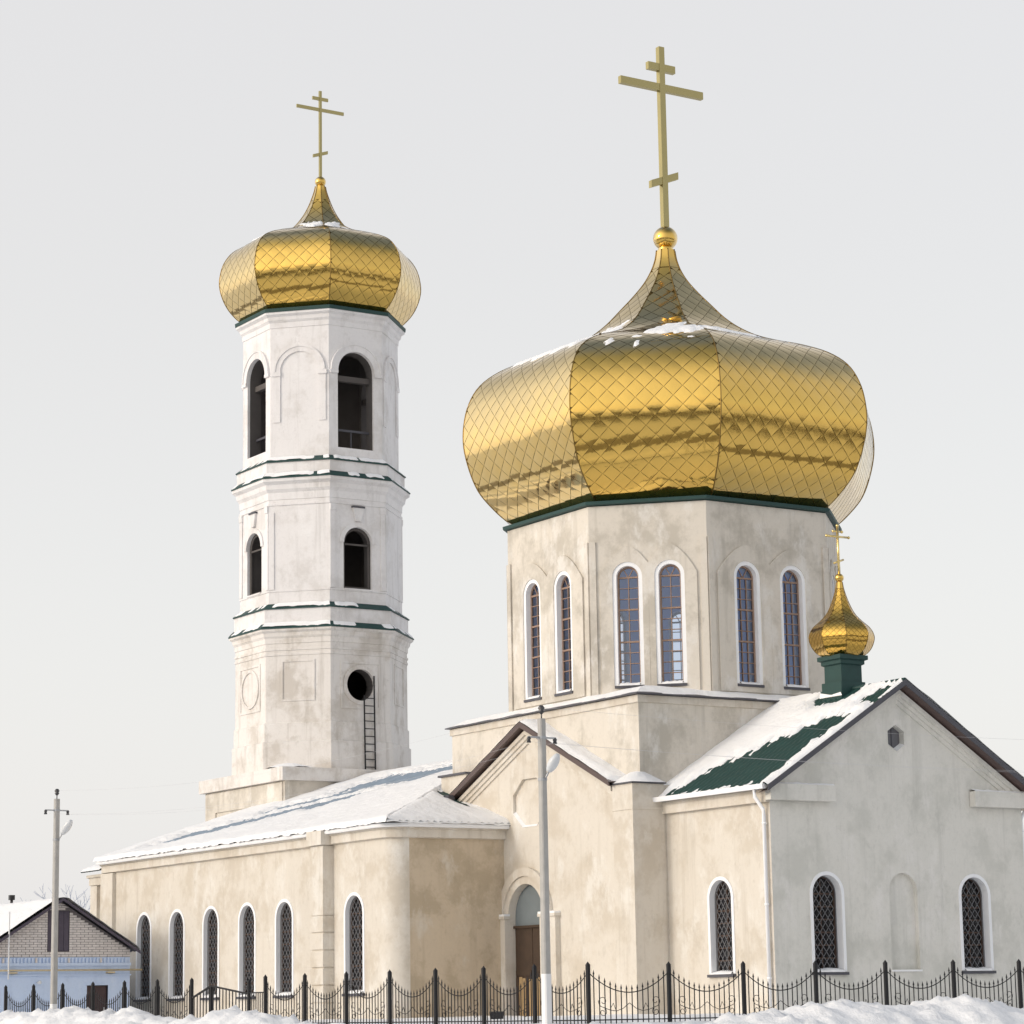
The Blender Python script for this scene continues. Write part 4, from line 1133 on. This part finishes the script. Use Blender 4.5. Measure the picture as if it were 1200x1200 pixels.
def spiral(cx, cz, r, turns, a0, sgn, n=18): return [(cx + sgn*(r*(1-.75*i/n))*math.cos(a0+2*math.pi*turns*i/n), 0, cz + (r*(1-.75*i/n))*math.sin(a0+2*math.pi*turns*i/n)) for i in range(n+1)]
def bay_meshes(s):
    top = MB().tube([((-.5+k/16)*s, 0, sag(k/16)-.06) for k in range(17)], .011, 4)
    bot = MB().bar((-s/2,0,FZ0+.12),(s/2,0,FZ0+.12),.025)
    sc = MB()
    for sg in (-1,1):
        sc.tube(spiral(sg*.62, 1.28, .12, 1.2, R(-90), sg), .008, 3)
        sc.tube(spiral(sg*.62, 1.06, .10, 1.2, R(90), sg), .008, 3)
        sc.tube([(sg*.62,0,1.16), (sg*.45,0,1.10), (sg*.3,0,1.08), (sg*.15,0,1.13), (0,0,1.24)], .008, 3)
        sc.tube([(sg*.45,0,1.12), (sg*.38,0,1.24), (sg*.32,0,1.10)], .008, 3)
    out = []
    for nm, b in (('top_rail', top), ('bottom_rail', bot), ('scroll_ornament', sc)):
        me = b.mesh(nm); me.materials.append(MT['iron']); out.append((nm, me))
    return out
BAY = bay_meshes(FS)
def fobj(name, me, p, ang):
    o = bpy.data.objects.new(name, me); col.objects.link(o); o.parent = fence; o.matrix_parent_inverse = PW[fence].inverted()
    o.location = (p[0], p[1], p[2] if len(p) > 2 else 0); o.rotation_euler = (0, 0, ang)
def bay(p, q):
    p, q = Vector(p), Vector(q); d = q-p; ang = math.atan2(d.y, d.x); mid = (p+q)/2; s = d.length
    dz = max(-.1, min(.1, 0))
    for nm, me in BAY:
        o = bpy.data.objects.new(nm, me); col.objects.link(o); o.parent = fence; o.matrix_parent_inverse = PW[fence].inverted()
        o.location = (mid.x, mid.y, 0); o.rotation_euler = (0,0,ang); o.scale = (s/FS, 1, 1)
    for i in range(NP):
        t = (i+1)/(NP+1); c = p + d*t; fobj('picket', pick_me[i], (c.x, c.y), ang)
pX = [FA + FXD*FS*i for i in range(16)]
pY = [FA] + [FB + FYD*FS*i for i in range(7)]
for i, c in enumerate(pX):
    if i == 8: continue
    fobj('post', post_me, (c.x, c.y), R(183.1))
for c in pY[1:]: fobj('post', post_me, (c.x, c.y), R(86.6))
pg = FA + FXD*FS*7.43; fobj('post', post_me, (pg.x, pg.y, -.1), R(183.1))
for i in range(15):
    if i in (7, 8): continue
    bay(pX[i], pX[i+1])
bay(pX[7], pg) if False else None
for i in range(len(pY)-1): bay(pY[i], pY[i+1])

# railing of the gate steps, standing in the gap of the fence
rl = thing('step_railing', 'black metal step railing with peaked handrail in the fence gap', 'railing', (pX[8].x, pX[8].y, .8))
def fl(i, z): c = FA + FXD*FS*i; return Vector((c.x, c.y, z))
for i0, z0, i1, z1, n in ((8.97, 1.58, 8.46, 1.86, 6), (8.44, 1.86, 7.47, 1.64, 11)):
    MB().bar(fl(i0,z0), fl(i1,z1), .05, .04).build('handrail', 'iron', rl)
    MB().bar(fl(i0,z0-.62), fl(i1,z1-.72), .03).build('lower_rail', 'iron', rl)
    for k in range(n):
        t = (k+.5)/n; i = i0+(i1-i0)*t; z = z0+(z1-z0)*t
        MB().bar(fl(i,z-.95), fl(i,z), .022).build('baluster', 'iron', rl)
MB().bar(fl(8.45,.7), fl(8.45,1.88), .06).build('newel_post', 'iron', rl)
MB().bar(fl(7.43,1.02), fl(7.02,1.02), .03).build('lower_rail', 'iron', rl)
MB().bar(fl(7.43,1.66), fl(7.02,1.66), .03).build('handrail', 'iron', rl)
for k in range(6): MB().bar(fl(7.08+.055*k,.8), fl(7.08+.055*k,1.65), .02).build('baluster', 'iron', rl)

# floodlight behind the fence
fx, fy = 7.95, -11.33
fl_ = thing('floodlight', 'small black floodlight standing in the snow by the church door', 'floodlight', (fx, fy, ground_h(fx, fy)))
def fpt(a, c, z): return (fx + a*.53 - c*.85, fy + a*.85 + c*.53, z)
MB().hexa([fpt(-.15,-.1,.86),fpt(.15,-.1,.86),fpt(.15,.08,.86),fpt(-.15,.08,.86),fpt(-.17,-.16,1.09),fpt(.17,-.16,1.09),fpt(.17,.04,1.11),fpt(-.17,.04,1.11)]).build('case', 'black_case', fl_)
MB().bar(fpt(0,0,.6), fpt(0,0,.88), .05).build('stand', 'black_case', fl_)

# ================================================================== POLES
def utility_pole(base, ztop, w0, w1, zwhite, lamp_z, arm_z, label, lamp_side, ang):
    th = thing('concrete_pole', label, 'utility pole', (base[0], base[1], base[2]), 'concrete lamp poles outside the fence')
    bx, by, bz = base; ca, sa = math.cos(ang), math.sin(ang)
    def rot(a, c, z): return (bx+a*ca-c*sa, by+a*sa+c*ca, z)
    def sec(w, z, k=.3): 
        h = w/2; e = h*(1-k); return [rot(a, c, z) for a, c in ((h,-e),(h,e),(e,h),(-e,h),(-h,e),(-h,-e),(-e,-h),(e,-h))]
    wz = w0+(w1-w0)*(zwhite-bz)/(ztop-bz)
    MB().ring([sec(wz, zwhite), sec(w1, ztop)], closed_top=True).build('shaft', 'concrete', th)
    MB().ring([sec(w0+.012, bz-.5), sec(wz+.012, zwhite)], closed_top=True).build('limewashed_foot', 'limewash', th)
    # top pin insulator
    ins = MB().tube([rot(0,0,ztop), rot(0,0,ztop+.12)], .015, 6)
    ins.tube([rot(0,0,ztop+.10), rot(0,0,ztop+.16), rot(0,0,ztop+.18), rot(0,0,ztop+.22), rot(0,0,ztop+.28)], [.03,.07,.045,.075,.04], 10)
    ins.build('top_insulator', 'porcelain', th)
    d = lamp_side
    arm = MB().bar(rot(-.36,0,arm_z), rot(.36,0,arm_z), .035).build('crossarm', 'steel', th)
    MB().ring([sec(w1*1.12, arm_z-.03), sec(w1*1.12, arm_z+.03)]).build('clamp', 'steel', th)
    for sg in (-1, 1): MB().tube([rot(sg*.34,0,arm_z+.01), rot(sg*.34,0,arm_z-.03), rot(sg*.34,0,arm_z-.06), rot(sg*.34,0,arm_z-.12)], [.02,.05,.035,.05], 8).build('insulator', 'porcelain', th)
    MB().ring([sec(w1*1.15, lamp_z-.03), sec(w1*1.15, lamp_z+.03)]).build('clamp', 'steel', th)
    p0 = Vector((bx+d[0]*.15, by+d[1]*.15, lamp_z))
    p1 = Vector((bx+d[0]*.42, by+d[1]*.42, lamp_z+.16)); p2 = Vector((bx+d[0], by+d[1], lamp_z+.50))
    MB().tube([p0, p0+(p1-p0)*.3, p1], .022, 6).build('lamp_bracket', 'steel', th)
    n = 9; secs = []; ax = (p2-p1); sd_ = ax.cross(Vector((0,0,1))).normalized(); up = sd_.cross(ax).normalized()
    for i in range(n+1):
        t = i/n; rw = .13*math.sin(math.pi*min(1,.12+.82*t))**.6; q = p1+ax*t
        secs.append([q + sd_*(rw*math.cos(2*math.pi*k/10)) + up*(rw*.75*math.sin(2*math.pi*k/10)) for k in range(10)])
    MB().ring(secs, True, True, True).build('lamp_head', 'lamp_shell', th)
    for z in (ztop-1.2, ztop-2.6, ztop-4.1): MB().tube([rot(0,-w1*.5,z), rot(0,-w1*.5-.06,z)], .012, 5).build('step_bolt', 'steel', th)
    return th
PR = (15.30, -14.68); PL = (-7.66, -16.05)
pAng = math.atan2(PL[1]-PR[1], PL[0]-PR[0])
def gh(x, y): return ground_h(x, y)
utility_pole((PR[0], PR[1], gh(*PR)-.1), 7.16, .165, .14, 1.86, 5.88, 6.76, 'concrete lamp pole with white base at the fence corner by the arched door', (.42, .12), pAng+math.pi/2)
utility_pole((PL[0], PL[1], gh(*PL)-.1), 7.16, .165, .14, 1.50, 6.02, 6.84, 'concrete lamp pole standing in front of the blue brick shed', (.62, .18), pAng+math.pi/2)
# wires
def wire(p, q, sagz, label, rad_=.0019):
    p, q = Vector(p), Vector(q); pts = []
    for i in range(25):
        t = i/24; c = p.lerp(q, t); c.z -= sagz*4*t*(1-t); pts.append(c)
    o = MB().tube(pts, rad_, 4).build('overhead_wire', 'wire'); tag(o, label, 'wire', 'overhead wires'); return o
for k, (da, z1, z2) in enumerate(((-.33, 6.66, 6.74), (.33, 6.66, 6.74), (0, 7.40, 7.40))):
    a1 = pAng+math.pi/2; p = (PR[0]+da*math.cos(a1), PR[1]+da*math.sin(a1), z1); q = (PL[0]+da*math.cos(a1), PL[1]+da*math.sin(a1), z2)
    wire(p, q, .45, ('thin overhead wire strung between the crossarms of the two concrete poles' if k < 2 else 'topmost overhead wire strung between the pin insulators of the two poles'))
    wire(p, (PR[0]+4+da, PR[1]+34, z1+.5-.0), .55, ('thin overhead wire running from the door pole crossarm past the altar gable' if k < 2 else 'topmost overhead wire running from the door pole past the altar gable'))

# ================================================================== BRICK SHED
HX, HY0, HY1 = -16.0, -14.85, -10.05; HC = (HY0+HY1)/2; HB = -25.0
shed = thing('brick_shed', 'low shed with pale blue wall, white brick gable and snowy roof', 'shed', (HX-4, HC, G))
F = frame((HX, 0, 0), (0, 1, 0), (1, 0, 0))
zW, zE2, zP = 2.42, 3.22, 4.72
hsl = (zP-zE2)/((HY1-HY0)/2)
dhole = [(-11.50, .6), (-10.79, .6), (-10.79, 2.10), (-11.50, 2.10)]
MB().panel(F, [(HY0, ZB), (HY1, ZB), (HY1, 2.97), (HY0, 2.97)], [dhole]).build('wall', 'blue_wall', shed)
b = MB()
b.add([(HX, HY1, ZB), (HB, HY1, ZB), (HB, HY1, zE2), (HX, HY1, zE2)], [(0,1,2,3)])
b.add([(HB, HY0, ZB), (HX, HY0, ZB), (HX, HY0, zE2), (HB, HY0, zE2)], [(0,1,2,3)])
b.add([(HB, HY1, ZB), (HB, HY0, ZB), (HB, HY0, zE2), (HB, HC, zP), (HB, HY1, zE2)], [(0,1,2,3,4)])
b.build('wall', 'blue_wall', shed)
F0 = frame((HX-.012, 0, 0), (0, 1, 0), (1, 0, 0))
hatch = [(-12.84, 3.16), (-12.11, 3.16), (-12.11, 4.40), (-12.84, 4.40)]
MB().panel(F0, [(HY0, 2.97), (HY1, 2.97), (HY1, zE2), (HC, zP), (HY0, zE2)], [hatch]).build('wall', 'mortar', shed)
b = MB(); row = 0; z = 2.985
while z < zP-.05:
    y = HY0 - (.0 if row % 2 else .13)
    while y < HY1:
        a0, a1 = max(y, HY0)+.006, min(y+.255, HY1)-.006; zt = z+.064
        if zt > 3.15 and z < 4.41:
            if a0 < hatch[0][0] < a1: a1 = hatch[0][0]-.004
            elif a0 < hatch[1][0] < a1: a0 = hatch[1][0]+.004
        t0 = min(zt, zP-.01-hsl*abs(a0-HC)); t1 = min(zt, zP-.01-hsl*abs(a1-HC))
        if min(t0, t1) > z+.004 and a1-a0 > .03 and not (a1 > hatch[0][0] and a0 < hatch[1][0] and zt > 3.15 and z < 4.41):
            j = .012+random.uniform(-.004, .006); b.hexa([F0(a0,z,j),F0(a1,z,j),F0(a1,z,0),F0(a0,z,0),F0(a0,t0,j),F0(a1,t1,j),F0(a1,t1,0),F0(a0,t0,0)])
        y += .26
    z += .076; row += 1
o = b.build('brick_courses', 'brick', shed); o['kind'] = 'stuff'
for i in range(40):
    y = HY0+.05+i*.12
    if y < HY1-.08: MB().fbox(F, y, y+.06, 2.80, 2.95, .002, .05).build('dentil_brick', 'brick' if i % 9 == 4 else 'blue_wall', shed)
MB().fbox(F, HY0-.02, HY1+.02, 2.70, 2.795, .002, .045).build('band', 'blue_wall', shed)
MB().fbox(F, HY0-.02, HY1+.02, 2.40, 2.44, .002, .06).build('ledge', 'blue_wall', shed)
gp = MB().tube([(HX+.14, HY0-2, 2.57), (HX+.14, HY1+.35, 2.57)], .03, 8).build('gas_pipe', 'yellow_pipe', shed)
for y in (-14.0, -10.75):
    MB().fbox(F, y-.12, y+.12, 2.47, 2.52, .0, .18).build('pipe_bracket', 'yellow_pipe', gp)
ht = MB().fbox(F0, -12.83, -12.12, 3.17, 4.39, -.06, -.02).build('hatch', 'purple_board', shed)
for k in range(4): MB().fbox(F0, -12.83+k*.178, -12.83+k*.178+.168, 3.17, 4.39, -.018, .004).build('board', 'purple_board', ht)
dr = MB().fbox(F, -11.49, -10.80, .6, 2.09, -.12, -.08).build('door', 'door_maroon', shed)
MB().fbox(F, -10.93, -10.88, 1.3, 1.42, -.078, -.04).build('door_handle', 'steel', dr)
MB().fbox(F, -11.56, -10.73, 2.103, 2.16, .001, .03).build('door_lintel', 'blue_wall', dr)
MB().tube([(HX, -13.15, 2.2), (HX+.16, -13.17, 2.18)], [.03, .03], 8).sphere((HX+.2, -13.15, 2.2), .06, 8, 6).build('wall_lamp', 'lamp_shell', shed)
MB().tube([(HX+.3, -14.22, 2.3), (HX+.3, -14.22, 4.35)], .025, 6).build('vent_pipe', 'limewash', shed)
for sg in (-1, 1):
    U = Vector((1,0,0)); ye = HC+sg*(2.4+.22); Vv = Vector((0,-sg,hsl)).normalized(); zz = zP+.05-hsl*2.62
    lv = 2.62/abs(Vv.y)
    rf, bs = roof_plane(shed, (HB-.3, ye, zz), U, Vv, HX+.28-(HB-.3), lv, mat='dark_sheet', rib=.3)
    b = MB(); xe = HX+.29
    b.hexa([(xe+.03, HC, zP-.02), (xe+.03, ye, zz-.07), (xe, ye, zz-.07), (xe, HC, zP-.02), (xe+.03, HC, zP+.07), (xe+.03, ye, zz+.02), (xe, ye, zz+.02), (xe, HC, zP+.07)])
    b.build('barge_board', 'purple_board', rf)
    snow_sheet(rf, bs, HX+.27-(HB-.3), lv, lambda u, v: min(.95, v/.1*.5+.1, (lv-v)/.06+.2)+.15*fbm(u, v), .16, .09)
MB().tube([(HX-3.9, HC-.05, 4.6), (HX-3.9, HC-.05, 5.0)], .05, 8).box(HX-3.98, HX-3.82, HC-.13, HC+.03, 4.9, 5.06).build('chimney', 'black_case', shed)

# ================================================================== TREES beyond the shed
def bare_tree(x, y, hgt, seed, label):
    rnd = random.Random(seed); gz_ = ground_h(x, y)
    th = thing('bare_tree', label, 'tree', (x, y, gz_), 'frosted bare trees beyond the shed')
    tr, cr = MB(), MB()
    def grow(p, d, ln, r, lev):
        pts = [p]; rr = [r]; q = p; dd = d.copy()
        for k in range(3):
            dd = (dd + Vector((rnd.gauss(0,.10), rnd.gauss(0,.10), .05))).normalized(); q = q + dd*(ln/3); pts.append(q); rr.append(r*(1-.2*(k+1)))
        (tr if lev < 2 else cr).tube(pts, [max(.011, q_) for q_ in rr], 5 if lev < 2 else 3, caps=False)
        if lev >= 5: return
        for k in range(rnd.choice((3,3,4)) + (1 if lev == 0 else 0)):
            a = rnd.uniform(0, 2*math.pi); sp = rnd.uniform(.35, .75); o = Vector((math.cos(a), math.sin(a), 0))
            nd = (dd*math.cos(sp) + o*math.sin(sp)).normalized(); st = pts[rnd.choice((2,3,3))]
            grow(st, nd, ln*rnd.uniform(.6,.8), r*.5, lev+1)
    grow(Vector((x, y, gz_-.2)), Vector((0,0,1)), hgt*.36, hgt*.018, 0)
    tr.build('trunk', 'bark', th); cr.build('crown', 'twig', th)
def at_px(u, depth):
    d = FW + RT*((u-600)/3072.9) + UP*((600-1190)/3072.9); p = CAM + d*depth; return p.x, p.y
for i, (u, dp, h, lb) in enumerate(((4, 150, 6.6, 'tall frosted bare tree behind the left end of the shed roof'),
        (34, 170, 6.8, 'low frosted bare tree behind the shed ridge by the chimney'),
        (84, 140, 6.7, 'bushy frosted bare tree between the shed gable and the church hall'),
        (104, 155, 7.2, 'frosted bare tree right behind the corner of the church hall'))):
    x, y = at_px(u, dp); bare_tree(x, y, h, 40+i, lb)

# ================================================================== WOOD across the road (mirrored in the domes)
rw = random.Random(5); b = MB()
for i in range(1500):
    a = R(rw.uniform(-125, 55)); d = rw.uniform(92, 170); x, y = d*math.cos(a), d*math.sin(a)
    z0 = ground_h(x, y) - .2; h = rw.uniform(8, 13); p = Vector((x, y, z0))
    b.tube([p, p+Vector((rw.gauss(0,.3), rw.gauss(0,.3), h*.5)), p+Vector((rw.gauss(0,.5), rw.gauss(0,.5), h))], [.18, .11, .02], 4, caps=False)
    for k in range(14):
        t = rw.uniform(.25, .95); q = p + Vector((0, 0, h*t)); an = rw.uniform(0, 2*math.pi); ln = h*.28*(1.15-t)+.5
        b.tube([q, q+Vector((math.cos(an)*ln, math.sin(an)*ln, ln*.9))], [.06, .012], 3, caps=False)
wd = b.build('far_wood', simple('bare_wood_bark', (.09, .075, .06), .9)); tag(wd, 'bare brown wood growing across the road from the church', 'wood', kind='stuff')
